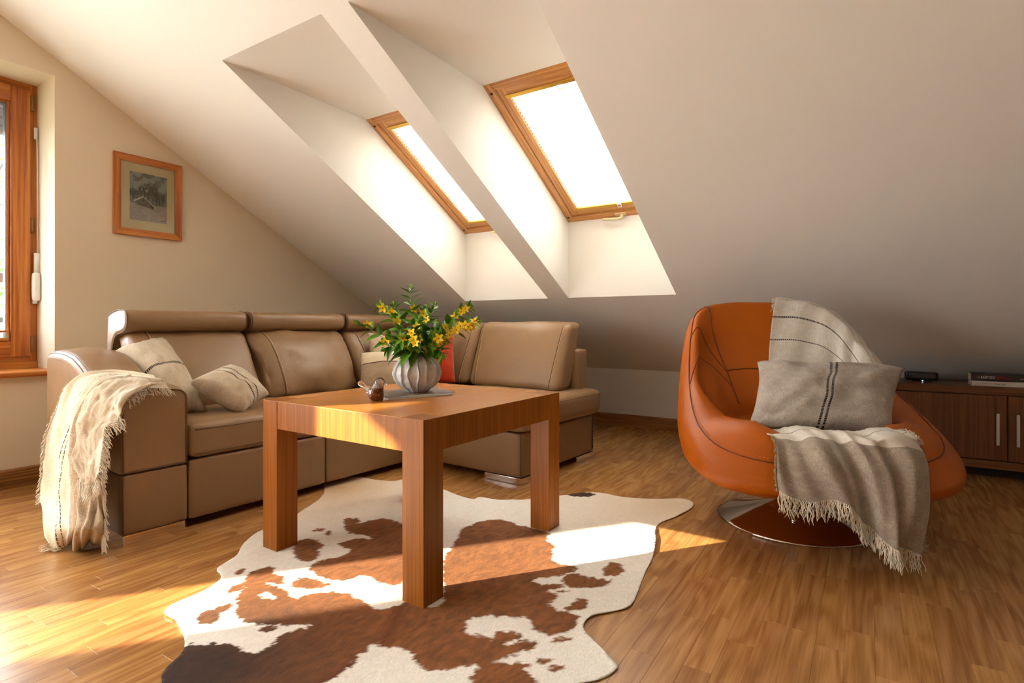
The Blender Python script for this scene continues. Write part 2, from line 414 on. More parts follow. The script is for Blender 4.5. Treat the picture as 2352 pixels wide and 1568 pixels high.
# roof boarding above, so that no light leaks past the frames
# gable wall: window in view, balcony door outside the frame, two added openings
WIN = (.47, 1.232, .60, 2.308); DOOR = (-2.22, -1.59, .05, 2.06)
FILL1 = (-1.48, .30, .25, 2.25); FILL2 = (-3.3, -2.42, .05, 2.25); HOLES = (WIN, DOOR, FILL1, FILL2)  # two unseen openings added to let in soft fill light
brk = sorted([YF, YT, YK] + [q for w in HOLES for q in w[:2]]); V, Fc = [], []
for i in range(len(brk) - 1):
    a, b = brk[i], brk[i + 1]; cut = None
    for w in HOLES:
        if abs(a - w[0]) < 1e-6: cut = w
        if a >= w[0] - 1e-6 and b <= w[1] + 1e-6: cut = w
    if cut:
        quad((XG, a, -.02), (XG, b, -.02), (XG, b, cut[2]), (XG, a, cut[2])); quad((XG, a, cut[3]), (XG, b, cut[3]), (XG, b, roof(b)), (XG, a, roof(a)))
    else: quad((XG, a, -.02), (XG, b, -.02), (XG, b, roof(b)), (XG, a, roof(a)))
struct(mk('wall_left', V, Fc, BEIGE))
XW = -4.165                                         # plane of the window frame
V, Fc = [], []
for (w, xo) in ((WIN, XW - .06), (DOOR, XG - .07), (FILL1, XG - .07), (FILL2, XG - .07)):
    a, b, c, d = w
    quad((XG, a, c), (xo, a, c), (xo, a, d), (XG, a, d)); quad((XG, b, c), (xo, b, c), (xo, b, d), (XG, b, d))
    quad((XG, a, d), (xo, a, d), (xo, b, d), (XG, b, d)); quad((XG, a, c), (xo, a, c), (xo, b, c), (XG, b, c))
struct(mk('trim_1', V, Fc, m_paint('reveal_paint', srgb(240, 230, 208))))
struct(mk('wall_back', [(XG, YK, -.02), (XR, YK, -.02), (XR, YK, Z0), (XG, YK, Z0)], [[0, 1, 2, 3]], KNEE))
# right and front walls close the room
V, Fc = [], []
quad((XR, YF, 0), (XR, YT, 0), (XR, YT, ZT), (XR, YF, ZT)); quad((XR, YT, 0), (XR, YK, 0), (XR, YK, Z0), (XR, YT, ZT))
struct(mk('wall_right', V, Fc, TAUPEW))
struct(mk('wall_front', [(XG, YF, 0), (XR, YF, 0), (XR, YF, ZT), (XG, YF, ZT)], [[0, 1, 2, 3]], BEIGE))
def skirting(name, p0, p1, inn, mat):
    d = Vector(p1) - Vector(p0); L = d.length; d.normalize(); n = Vector(inn)
    prof = [(0, 0), (.016, 0), (.016, .085), (.012, .098), (.004, .105), (0, .105)]
    V = [Vector(p0) + n * a + Vector((0, 0, b)) for a, b in prof] + [Vector(p1) + n * a + Vector((0, 0, b)) for a, b in prof]
    k = len(prof); Fc = [[i, (i + 1) % k, (i + 1) % k + k, i + k] for i in range(k)]
    return struct(mk(name, V, Fc, mat))
skirting('baseboard_left', (XG, DOOR[1], 0), (XG, YK, 0), (1, 0, 0), OAKB)
skirting('baseboard_back', (XG, YK, 0), (XR, YK, 0), (0, -1, 0), OAKBX)

# ---------------- window_1: pine casement in the gable
def ring(a0, a1, b0, b1, w, fn, mats, name, parent, t0, t1, bev=.003):
    """four boards; fn(a,b,t)->xyz is handled by building in local (a,b,t)"""
    out = []
    for (nm, lo, hi, m) in ((0, (a0, b0, t0), (a0 + w, b1, t1), mats[1]), (1, (a1 - w, b0, t0), (a1, b1, t1), mats[1]),
                            (2, (a0 + w, b0, t0), (a1 - w, b0 + w, t1), mats[0]), (3, (a0 + w, b1 - w, t0), (a1 - w, b1, t1), mats[0])):
        v, f = bbox_mesh(lo, hi, bev); out.append(mk(name, [fn(*p) for p in v], f, m, parent, local=True))
    return out
w1 = empty('window_1', (XW, .85, .6), kind='structure', label='pine casement window in the gable wall')
idf = lambda off: (lambda a, b, t: (t, a, b))
f1 = lambda a, b, t: (t, a - .85, b - .6)
ring(.47, 1.232, .672, 2.308, .036, f1, (PINEY, PINEZ), 'frame', w1, -.06, .0)
ring(.508, 1.197, .70, 2.268, .09, f1, (PINEY, PINEZ), 'sash', w1, -.06, .016)
ring(.598, 1.107, .79, 2.178, .014, f1, (PINEY, PINEZ), 'glazing_bead', w1, -.045, .004)
ring(.611, 1.094, .803, 2.165, .006, f1, (SEALM, SEALM), 'glass_seal', w1, -.045, -.004, 0)
v, f = bbox_mesh((-.032, .605, .795), (-.026, 1.1, 2.17), 0); mk('glass_pane', [f1(b, c, a) for a, b, c in v], f, GLASS, w1, local=True)
# bottom rail board + sill
v, f = bbox_mesh((-.06, .47, .60), (.01, 1.232, .672), .004); mk('bottom_board', [f1(b, c, a) for a, b, c in v], f, PINEY, w1, local=True)
for zz in (2.18, 1.46, .755):
    v, f = tube_mesh([(.012, 1.206 - .85, zz - .6 - .03), (.012, 1.206 - .85, zz - .6 + .06)], .009, 10); mk('hinge', v, f, BRONZE, w1, True, local=True)
    v, f = bbox_mesh((.002, 1.19 - .85, zz - .6 - .034), (.006, 1.213 - .85, zz - .6 + .064), .001); mk('hinge_plate', v, f, BRONZE, w1, local=True)
v, f = bbox_mesh((-.14, .55, 2.0), (-.10, 1.2, 2.3), .003); mk('roller_shutter', [f1(b, c, a) for a, b, c in v], f, SHUT, w1, local=True)
for k in range(5):
    v, f = bbox_mesh((-.099, .55, 2.005 + k * .05), (-.094, 1.2, 2.048 + k * .05), .002); mk('shutter_slat', [f1(b, c, a) for a, b, c in v], f, SHUT, w1, local=True)
sill = empty('trim_2', (XG, .85, .6), kind='structure', label='rounded pine window sill board')
v, f = bbox_mesh((-.30, -.42, 0), (.045, .44, .032), .012, 4); mk('sill_board', v, f, PINEY, sill, local=True)
# folded pleated blind parked at the foot of the pane
pb = empty('pleated_blind', (XW + .012, .852, .80), label='folded beige pleated blind parked at the foot of the gable window', cat='blind')
box('bottom_rail', (-.01, -.245, -.006), (.012, .245, .008), PINEY, pb, .002)
for k in range(6): box('pleat', (-.012, -.245, .009 + k * .005), (.012, .245, .0132 + k * .005), m_plain('pleat_cloth', srgb(200, 184, 156), .8) if k == 0 else bpy.data.materials['pleat_cloth'], pb, .001)
box('top_rail', (-.01, -.245, .041), (.012, .245, .055), PINEY, pb, .002)
# shutter cord: guide, cord, winder
cw = empty('shutter_winder', (XG - .25, 1.19, .98), label='white shutter cord winder with braided cord beside the gable window', cat='cord winder')
gx, gy = XW + .012, 1.215
box('cord_guide', (gx - cw.location.x, gy - 1.19 - .004, 1.985 - .98), (gx - cw.location.x + .012, gy - 1.19 + .014, 2.055 - .98), WPLA, cw, .003)
tube('cord', [(gx - cw.location.x + .016, gy - 1.19 + .006, 2.02 - .98), (gx - cw.location.x + .02, gy - 1.19 + .008, 1.8 - .98), (gx - cw.location.x + .02, gy - 1.19 + .008, 1.30 - .98)], .0028, WPLA, cw)
tube('cord_sleeve', [(gx - cw.location.x + .018, gy - 1.19 + .006, 1.185 - .98), (gx - cw.location.x + .018, gy - 1.19 + .006, 1.31 - .98)], .014, WPLA, cw, 12)
v, f = softbox_mesh((gx - cw.location.x + .028, gy - 1.19 + .0, 1.11 - .98), (.024, .017, .085), .014, (0, .002, 0), 10); mk('winder_case', v, f, WPLA, cw, True, local=True)
box('winder_bracket', (gx - cw.location.x - .002, gy - 1.19 - .014, 1.01 - .98), (gx - cw.location.x + .02, gy - 1.19 + .01, 1.035 - .98), ALU, cw, .002)

# ---------------- balcony door (beyond the frame) that lets the sun streak in
w4 = empty('window_4', (XG - .05, -1.86, .05), kind='structure', label='narrow glazed balcony door')
f4 = lambda a, b, t: (t, a + 1.86, b - .05)
ring(-2.38, -1.55, .01, 2.26, .04, f4, (PINEY, PINEZ), 'frame', w4, -.04, -.005)
v, f = bbox_mesh((-.03, -2.35, .04), (-.024, -1.58, 2.23), 0); mk('glass_pane', [f4(b, c, a) for a, b, c in v], f, GLASS, w4, local=True)
tsh = NT('diffuser_cloth'); _a = tsh.n('ShaderNodeBsdfTranslucent', {'Color': (.60, .60, .61, 1)}); _b = tsh.n('ShaderNodeBsdfDiffuse', {'Color': (.9, .86, .8, 1)})
_m = tsh.n('ShaderNodeMixShader', {0: .7, 1: (_b, 0), 2: (_a, 0)}); tsh.t.links.new(_m.outputs[0], tsh.out.inputs[0]); DIFFUSER = tsh.m
for wn, g_ in (('window_6', FILL1), ('window_7', FILL2)):  # added fill openings; the sheet diffuses sky light and stops direct sun
    w6 = empty(wn, (XG - .05, (g_[0] + g_[1]) / 2, g_[2]), kind='structure', label='added unseen gable opening with a diffusing sheet for fill light'); yc_ = (g_[0] + g_[1]) / 2
    ring(g_[0] - .02, g_[1] + .02, g_[2] - .02, g_[3] + .02, .07, lambda a, b, t: (t, a - yc_, b - g_[2]), (PINEY, PINEZ), 'frame', w6, -.04, -.005)
    mk('light_diffuser', [(-.02, g_[0] - yc_, 0), (-.02, g_[1] - yc_, 0), (-.02, g_[1] - yc_, g_[3] - g_[2]), (-.02, g_[0] - yc_, g_[3] - g_[2])], [[0, 1, 2, 3]], DIFFUSER, w6, local=True)
# ---------------- roof windows
th = math.atan(KS); BV = Vector((0, -math.cos(th), math.sin(th))); NV = Vector((0, -math.sin(th), -math.cos(th)))
for wi, (a0, a1) in enumerate(SK):
    e = bpy.data.objects.new('window_%d' % (wi + 2), None); link(e); e['kind'] = 'structure'; e.empty_display_size = .05
    e['label'] = ['pine roof window over the sofa corner', 'pine roof window with cream handle'][wi]
    M = Matrix(((1, BV.x, NV.x, a0), (0, BV.y, NV.y, SYB), (0, BV.z, NV.z, WZB), (0, 0, 0, 1))); e.matrix_basis = M
    wd = a1 - a0; hl = math.hypot(SYB - WYT, roof(SYT) - WZB); idn = lambda a, b, t: (a, b, t)
    ring(-.01, wd + .01, -.01, hl + .01, .055, idn, (SKYA, SKYB), 'frame', e, -.09, .002)
    ring(.05, wd - .05, .05, hl - .05, .055, idn, (SKYA, SKYB), 'sash', e, -.09, -.012)
    ring(.105, wd - .105, .105, hl - .105, .02, idn, (SKYA, SKYB), 'glazing_bead', e, -.17, -.03)
    v, f = bbox_mesh((.1, .1, -.07), (wd - .1, hl - .1, -.064), 0); mk('glass_pane', v, f, GLASS, e, local=True)
    for (a, b) in ((.022, .05), (.022, hl - .06), (wd - .022, .05), (wd - .022, hl - .06)):
        v, f = tube_mesh([(a, b, -.004), (a, b, .004)], .008, 12); mk('screw_cap', v, f, DARK, e, True, local=True)
    hd = empty('handle', parent=e)
    v, f = softbox_mesh((wd * .5 + .02, .027, .006), (.04, .016, .006), .006, n=6); mk('handle_plate', v, f, CREAMH, hd, True, local=True)
    v, f = tube_mesh(crs([(wd * .5 + .03, .027, .01), (wd * .5 + .03, .027, .035), (wd * .5 + .0, .03, .045), (wd * .5 - .06, .03, .04), (wd * .5 - .1, .026, .036)], 14), [.011] * 5 + [.009] * 9, 10)
    mk('lever', v, f, CREAMH, hd, True, local=True)
    # the pleated blind that hangs in it
    b = bpy.data.objects.new('pleated_blind', None); link(b); b.matrix_basis = M; b.empty_display_size = .05
    tag(b, ['cream pleated blind drawn down in the roof window over the sofa corner', 'cream pleated blind drawn down in the roof window nearer the armchair'][wi], 'blind', 'pleated blinds in the roof windows')
    box('head_rail', (.085, hl - .125, -.03), (wd - .085, hl - .098, -.006), BRASS, b, .004)
    box('bottom_rail', (.085, .098, -.03), (wd - .085, .12, -.006), BRASS, b, .004)
    for (bb, nm) in ((.108, 'pull_tab'), (hl - .128, 'pull_tab')):
        v, f = join([bbox_mesh((wd * .55 - .013, bb - .016, -.006), (wd * .55 + .013, bb - .012, .004), .001), bbox_mesh((wd * .55 - .013, bb + .012, -.006), (wd * .55 + .013, bb + .016, .004), .001),
                     bbox_mesh((wd * .55 - .013, bb - .016, -.006), (wd * .55 - .009, bb + .016, .004), .001), bbox_mesh((wd * .55 + .009, bb - .016, -.006), (wd * .55 + .013, bb + .016, .004), .001)])
        mk(nm, v, f, WPLA, b, local=True)
    npl = 42; V = []
    for k in range(npl * 2 + 1):
        bb = .118 + (hl - .24) * k / (npl * 2); t = -.018 + (.009 if k % 2 else -.009)
        V += [(.113, bb, t), (wd - .113, bb, t)]
    mk('pleated_cloth', V, [[2 * k, 2 * k + 1, 2 * k + 3, 2 * k + 2] for k in range(npl * 2)], BLIND, b, local=True)

# portals help the sky light find the openings
def portal(c, xdir, ydir, sx, sy):
    l = bpy.data.lights.new('portal', 'AREA'); l.shape = 'RECTANGLE'; l.size = sx; l.size_y = sy; l.cycles.is_portal = True
    o = bpy.data.objects.new('portal', l); link(o); xd, yd = Vector(xdir).normalized(), Vector(ydir).normalized(); zd = xd.cross(yd)
    o.matrix_basis = Matrix(((xd.x, yd.x, zd.x, c[0]), (xd.y, yd.y, zd.y, c[1]), (xd.z, yd.z, zd.z, c[2]), (0, 0, 0, 1)))
portal((XW - .16, .85, 1.45), (0, -1, 0), (0, 0, 1), .76, 1.7)
portal((XG - .10, -1.95, 1.08), (0, -1, 0), (0, 0, 1), .8, 2.15)
for g_ in (FILL1, FILL2): portal((XG - .09, (g_[0] + g_[1]) / 2, (g_[2] + g_[3]) / 2), (0, -1, 0), (0, 0, 1), g_[1] - g_[0], g_[3] - g_[2])
for (a0, a1) in SK:
    c = Vector(((a0 + a1) / 2, (SYB + WYT) / 2, (WZB + roof(SYT)) / 2)) - NV * .1
    portal(c, (-1, 0, 0), BV, a1 - a0, 1.2)

# ================================================================== COFFEE TABLE
TR = -math.radians(1.2); TS, TH, LG, AP = .862, .584, .092, .108
tab = empty('coffee_table', (-1.152, 1.285, .004), TR, 'square oak coffee table with thick block legs on the cowhide', 'table')
# local: x from -TS..0 , y 0..TS  (origin = near corner)
for (i, j) in ((0, 0), (0, 1), (1, 0), (1, 1)):
    x0 = -TS if i else -LG; y0 = TS - LG if j else 0
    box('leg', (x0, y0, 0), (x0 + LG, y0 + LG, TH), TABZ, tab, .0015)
g = .0018
for (lo, hi) in (((-TS + LG + g, .0015, TH - AP), (-LG - .0006, .03, TH - .0026)), ((-TS + LG + g, TS - .03, TH - AP), (-LG - .0006, TS - .0015, TH - .0026)),
                 ((-.03, LG + .0006, TH - AP), (-.0015, TS - LG - g, TH - .0026)), ((-TS + .0015, LG + g, TH - AP), (-TS + .03, TS - LG - g, TH - .0026))):
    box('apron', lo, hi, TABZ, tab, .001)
# top board with notched corners round the leg ends
pts = [(-LG - g, 0), (-LG - g, LG + g), (0, LG + g), (0, TS - LG - g), (-LG - g, TS - LG - g), (-LG - g, TS), (-TS + LG + g, TS), (-TS + LG + g, TS - LG - g),
       (-TS, TS - LG - g), (-TS, LG + g), (-TS + LG + g, LG + g), (-TS + LG + g, 0)]
n = len(pts)
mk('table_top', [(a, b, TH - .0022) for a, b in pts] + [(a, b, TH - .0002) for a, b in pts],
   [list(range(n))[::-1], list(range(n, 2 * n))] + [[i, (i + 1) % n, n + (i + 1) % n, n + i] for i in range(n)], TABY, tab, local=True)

# ================================================================== CORNER SOFA
SA = -math.radians(3.2)
sofa = empty('corner_sofa', (-2.485, 1.0, 0), SA, 'taupe leather corner sofa with adjustable headrests and chaise, behind the coffee table', 'sofa')
def Lw(x, y, z):      # sofa local -> world
    c, s = math.cos(SA), math.sin(SA); return Vector((-2.485 + c * x - s * y, 1.0 + s * x + c * y, z))
# arm: upper pad with swept top
AW = .246
def armtop(x): return float(np.interp(x, [-.97, -.93, -.86, -.72, -.62, -.53, -.46, -.38, -.2, -.05, 0], [.735, .756, .762, .757, .742, .712, .682, .656, .635, .624, .612]))
def arm_ring(x, ins, z0):
    h = armtop(x) - ins; r = .042; pts = [(ins, z0 + ins), (ins, (z0 + h) * .5), (ins, h - r)]
    for k in range(1, 6): a = math.pi / 2 * k / 5; pts.append((ins + r - r * math.cos(a), h - r + r * math.sin(a)))
    pts.append((AW / 2, h + .010))
    for k in range(0, 6): a = math.pi / 2 * k / 5; pts.append((AW - ins - r + r * math.sin(a), h - r + r * math.cos(a)))
    pts += [(AW - ins, (z0 + h) * .5), (AW - ins, z0 + ins)]
    return [(x, y, z) for y, z in pts]
xsr = [(-.968, .03), (-.966, .012), (-.955, .003)] + [(-.94 + .92 * k / 34, 0) for k in range(35)] + [(-.009, .001), (-.003, .005), (0, .014)]
V, Fc = [], []
rings = [arm_ring(x_, i_, .286) for x_, i_ in xsr]; nr = len(rings[0])
for r_ in rings: V += r_
for i in range(len(rings) - 1):
    for k in range(nr): Fc.append([i * nr + k, (i + 1) * nr + k, (i + 1) * nr + (k + 1) % nr, i * nr + (k + 1) % nr])
Fc += [list(range(nr)), [(len(rings) - 1) * nr + k for k in range(nr)][::-1]]
arm = mk('arm_pad', V, Fc, LEA, sofa, True, local=True); fixn(arm)
tube('arm_seam', [Vector(p) + Vector((.004, 0, 0)) for p in arm_ring(-.004, .004, .286)], .0028, LEASEAM, arm, 6, True)
edge = [(x_, .011, armtop(x_) - .014) for x_ in np.linspace(-.955, -.03, 50)]
tube('arm_seam', edge, .0026, LEASEAM, arm, 6)
tube('arm_seam', [(a, b + .012, c + .010) for a, b, c in edge], .0012, LEASEAM, arm, 6)
lowb = softbox('arm_base', (-.484, AW / 2, .162), (.484, AW / 2, .121), LEA, sofa, .010, (0, .002, .001), 12)
tube('arm_seam', [(.0, .004, .05), (.0, .004, .275)], .003, LEASEAM, lowb, 6)
for x0 in (-.155, -.955):
    box('foot', (x0 - .005, .004, .0), (x0 + .155, AW - .01, .042), CHROME, sofa, .0015)
# seat front panels, seat cushion
LS = 1.63                                              # chaise front in local y
softbox('front_panel', (-.05, AW + .008 + .345, .165), (.045, .345, .129), LEA, sofa, .012, (.003, 0, 0), 12)
softbox('front_panel', (-.05, AW + .70 + .36, .165), (.045, .355, .129), LEA, sofa, .012, (.003, 0, 0), 12)
box('seat_platform', (-.80, AW + .02, .06), (-.06, 2.3, .29), LEA, sofa, .005)
sc = softbox('seat_cushion', (-.37, AW + .72, .376), (.372, .712, .078), LEA, sofa, .034, (0, 0, .012), 16, wr=.003)
tube('seat_seam', [(.001, AW + .03 + 1.38 * k / 30, .424) for k in range(31)], .0026, LEASEAM, sc, 6)
tube('seat_seam', [(.001, AW + .03 + 1.38 * k / 30, .318) for k in range(31)], .0022, LEASEAM, sc, 6)
# chaise
ch = softbox('chaise_base', (.36, 2.05, .160), (.435, .425, .124), LEA, sofa, .012, (.002, .003, 0), 12)
for yy in (1.627, 2.473): tube('chaise_seam', [(.793, yy, .05), (.793, yy, .275)], .0026, LEASEAM, ch, 6)
for (lo, hi) in (((.54, 1.622, .002), (.80, 1.90, .036)), ((.62, 2.24, .002), (.80, 2.47, .036))): box('foot', lo, hi, CHROME, sofa, .0015)
cs_ = softbox('chaise_seat', (.40, 2.06, .372), (.44, .47, .083), LEA, sofa, .05, (0, 0, .010), 16, wr=.003)
tube('seat_seam', [(.835, 1.64 + .86 * k / 30, .425 - .012 * (k / 30 - .5) ** 2) for k in range(31)], .0026, LEASEAM, cs_, 6)
softbox('seat_cushion', (-.40, 1.98, .374), (.36, .30, .078), LEA, sofa, .034, (0, 0, .008), 12)
# headrests (profile in x,z swept along y)
HP = [(-.665, .862), (-.648, .885), (-.645, .915), (-.655, .945), (-.685, .960), (-.74, .962), (-.82, .952), (-.868, .940), (-.885, .915), (-.892, .86), (-.902, .76), (-.912, .5),
      (-.912, .32), (-.85, .32), (-.845, .5), (-.838, .70), (-.828, .77), (-.805, .815), (-.765, .838), (-.71, .846)]
def smooth_closed(p, n):
    p = [Vector((a, b, 0)) for a, b in p]; m = len(p); out = []
    for i in range(n):
        t = m * i / n; k = int(t); f = t - k; a, b, c, d = p[(k - 1) % m], p[k % m], p[(k + 1) % m], p[(k + 2) % m]
        q = .5 * ((2 * b) + (c - a) * f + (2 * a - 5 * b + 4 * c - d) * f * f + (3 * b - a - 3 * c + d) * f ** 3); out.append((q.x, q.y))
    return out
HS = smooth_closed(HP, 80); hc = (-.80, .86)
def inset(p, d):      # rough inward offset of the profile
    out = []
    for i in range(len(p)):
        a, b = Vector(p[i - 1]), Vector(p[(i + 1) % len(p)]); t = (b - a).normalized(); nrm = Vector((-t.y, t.x)); out.append((p[i][0] - nrm.x * d * HSGN, p[i][1] - nrm.y * d * HSGN))
    return out
_ar = sum(HS[i - 1][0] * HS[i][1] - HS[i][0] * HS[i - 1][1] for i in range(len(HS))); HSGN = -1 if _ar > 0 else 1
def headrest(y0, y1):
    V, Fc = [], []; st = [(y0, .014), (y0 + .002, .008), (y0 + .007, .002)] + [(y0 + .014 + (y1 - y0 - .028) * k / 10, 0) for k in range(11)] + [(y1 - .007, .002), (y1 - .002, .008), (y1, .014)]
    m = len(HS)
    for (yy, d) in st: V += [(a, yy, b) for a, b in inset(HS, d)]
    for i in range(len(st) - 1):
        for k in range(m): Fc.append([i * m + k, i * m + (k + 1) % m, (i + 1) * m + (k + 1) % m, (i + 1) * m + k])
    Fc += [list(range(m)), [(len(st) - 1) * m + k for k in range(m)][::-1]]
    h = mk('headrest', V, Fc, LEA, sofa, True, local=True); fixn(h)
    for yy in (y0 + .006, y1 - .006): tube('headrest_seam', [(a, yy, b) for a, b in inset(HS, -.001)], .0024, LEASEAM, h, 6, True)
    return h
headrest(.235, .865); headrest(.885, 1.555); headrest(1.575, 2.30)
from mathutils.bvhtree import BVHTree
def drape(o, pts, d, off=.0012):
    t = BVHTree.FromPolygons([v.co for v in o.data.vertices], [list(p.vertices) for p in o.data.polygons]); out = []
    for p in pts:
        h = t.ray_cast(Vector(p) - Vector(d) * 1.0, Vector(d))
        if h[0] is not None: out.append(h[0] - Vector(d) * off)
    return out
# back cushions lean between seat and headrest
def lean(yc):
    def fn(p):
        u = (p.z - .45) / .41; return (p.x - .235 * u + .02 * math.sin(u * 3.1), p.y, p.z)
    return fn
for (ya, yb, pf) in ((.262, .872, .0), (.892, 1.545, .035), (1.575, 2.16, .0)):
    yc, hw = (ya + yb) / 2, (yb - ya) / 2
    bc = softbox('back_cushion', (-.555, yc, .655), (.095 + pf * .4, hw, .207), LEA, sofa, .055, (.03 + pf, .0, .006), 22, lean(yc), .012 + pf * .5, seed=int(ya * 10))
    for dy in (.080, .088):
        q = [(-.5, ya + dy + .012 * (1 - k / 24), .475 + .375 * k / 24) for k in range(25)]
        tube('cushion_seam', drape(bc, q, (-1, 0, 0)), .0022, LEASEAM if dy < .085 else STITCH, bc, 6)
# wing: low back panel and two back cushions along the chaise
softbox('wing_back', (.10, 2.43, .51), (.645, .065, .215), LEA, sofa, .022, (0, .004, 0), 12)
def leany(p):
    u = (p.z - .45) / .45; return (p.x, p.y + .16 * u, p.z)
for (xa, xb, sd) in ((-.46, -.055, 3), (-.045, .715, 5)):
    xc, hw = (xa + xb) / 2, (xb - xa) / 2; top = .905
    wc = softbox('wing_cushion', (xc, 2.235, (top + .455) / 2), (hw, .095, (top - .455) / 2), LEA, sofa, .05, (.0, .03, .004), 20, leany, .010, seed=sd)
    for xx in (xb - .06, xa + .05):
        for dd_ in (0, .007): tube('cushion_seam', drape(wc, [(xx + dd_ + (.03 if xx > xc else -.03) * (k / 24 - .5), 2.2, .475 + (top - .50) * k / 24) for k in range(25)], (0, 1, 0)), .0022, LEASEAM if dd_ == 0 else STITCH, wc, 6)

# ================================================================== PILLOWS
def pillow4(name, c4, thick, mat, label, cat='pillow', n=26, pinch=.07, wr=.012, seed=0, group=None, sag=0.0, uvrot=0):
    """c4: four world corners (bl, br, tr, tl)"""
    bl, br, tr, tl = [Vector(q) for q in c4]; nrm = (br - bl).cross(tl - bl).normalized()
    V, UV, Fc = [], [], []
    def side(sg):
        base = len(V)
        for j in range(n + 1):
            for i in range(n + 1):
                u, v = 2 * i / n - 1, 2 * j / n - 1
                u, v = math.sin(u * math.pi / 2) * .35 + u * .65, math.sin(v * math.pi / 2) * .35 + v * .65
                uu, vv = u * (1 - pinch * (1 - v * v)), v * (1 - pinch * (1 - u * u)); uu += .035 * float(fbm(v * 2.2 + seed, u * .6, 3.3, 2)); vv += .05 * float(fbm(u * 2.2 + seed, v * .6, 7.3, 2)); a, b = (uu + 1) / 2, (vv + 1) / 2
                p = bl * (1 - a) * (1 - b) + br * a * (1 - b) + tr * a * b + tl * (1 - a) * b
                t = thick / 2 * (max(0, 1 - u * u) ** .5 * max(0, 1 - v * v) ** .5) ** .8
                e = max(abs(u), abs(v)); w = wr * float(fbm(u * 3 + seed, v * 3 + sg * 5, seed, 3)) * (1 - e ** 6) + wr * .5 * float(fbm(u * 9 + seed, v * 9, seed + 9, 2)) * (abs(u * v)) * (1 - e ** 10)
                p = p + nrm * (sg * t + w) + Vector((0, 0, -sag * (1 - abs(u)) * (v > 0) * v * v)); V.append(p); UV.append(((u + 1) / 2, (v + 1) / 2))
        for j in range(n):
            for i in range(n):
                q = [base + j * (n + 1) + i, base + j * (n + 1) + i + 1, base + (j + 1) * (n + 1) + i + 1, base + (j + 1) * (n + 1) + i]; Fc.append(q if sg > 0 else q[::-1])
    side(1); side(-1)
    c = sum(V, Vector()) / len(V); zmin = min(p.z for p in V)
    o = mk(name, [p - Vector((c.x, c.y, zmin)) for p in V], Fc, mat, None, True, UV); o.location = (c.x, c.y, zmin)
    bm = bmesh.new(); bm.from_mesh(o.data); bmesh.ops.remove_doubles(bm, verts=bm.verts[:], dist=1e-5); bm.to_mesh(o.data); bm.free()
    return tag(o, label, cat, group)
LIN, LIN2, STR = srgb(216, 200, 176), srgb(176, 156, 132), srgb(58, 46, 40)
M1 = m_fabric('linen_one_stripe', LIN, LIN2, 340, [(1, .46, .016, STR, 40)])
M2 = m_fabric('linen_two_stripes', LIN, LIN2, 300, [(1, .54, .018, STR, 36), (1, .40, .018, STR, 36)])
M3 = m_fabric('linen_chair', srgb(202, 192, 180), srgb(150, 140, 130), 360, [(0, .485, .0085, srgb(34, 28, 26), 60), (0, .522, .0085, srgb(34, 28, 26), 60)])
M4 = m_fabric('linen_plain', srgb(214, 196, 168), srgb(186, 164, 134), 260)
M5 = m_fabric('linen_two_tone', srgb(230, 214, 186), srgb(208, 188, 156), 300, [(1, .62, .012, srgb(70, 48, 32), 0)],
              extra=lambda t, co, col, f: t.mixc(t_out(t.math('GREATER_THAN', (t.n('ShaderNodeSeparateXYZ', {'Vector': co}), 1), .62)), t.mixc(t_out(f), srgb(156, 132, 106), srgb(190, 168, 140)), col))
M6 = m_fabric('orange_velvet', srgb(184, 56, 10), srgb(150, 36, 6), 300)
pillow4('throw_pillow', [P(380, 938, 2.58), P(474, 944, 2.70), P(372, 771, 2.98), P(262, 806, 2.78)], .19, M1, 'large linen pillow with one dark stripe leaning on the sofa arm', seed=1, pinch=.05, wr=.02)
pillow4('throw_pillow', [P(434, 876, 2.62), P(560, 946, 2.69), P(617, 906, 2.88), P(527, 838, 2.95)], .16, M2, 'small linen pillow with two dark stripes lying on the sofa seat', seed=4, pinch=.06, wr=.016)
pt = pillow4('throw_pillow', [P(850, 868, 3.78), P(926, 858, 3.82), P(902, 772, 3.93), P(846, 764, 3.90)], .10, M4, 'small plain linen pillow with printed lettering behind the vase', seed=8, pinch=.04)
pillow4('throw_pillow', [P(826, 896, 3.58), P(990, 894, 3.62), P(985, 806, 3.76), P(828, 810, 3.74)], .13, M5, 'two-tone beige pillow with cream band lying behind the glass bird', seed=12, pinch=.03)
pillow4('throw_pillow', [P(888, 878, 3.86), P(1048, 880, 3.80), P(1044, 768, 4.0), P(888, 776, 4.04)], .11, M6, 'bright orange velvet pillow in the sofa corner', seed=15, pinch=.06)
# lettering on the pillow
a, b = P(862, 813, 3.775), P(901, 806, 3.80); dx = (b - a); dz = Vector((0, 0, 1)); nx = dx.normalized(); nn = dz.cross(nx).normalized() * -1; up = nn.cross(nx) * -1
Mt = Matrix(((nx.x, up.x, nn.x, a.x), (nx.y, up.y, nn.y, a.y), (nx.z, up.z, nn.z, a.z), (0, 0, 0, 1)))
to = text_obj('PA.BULL.MARIE', .016, m_plain('print_black', (.01, .008, .007, 1), .8), Mt, None, dx.length); to.parent = pt; to.matrix_parent_inverse = basis(pt).inverted()

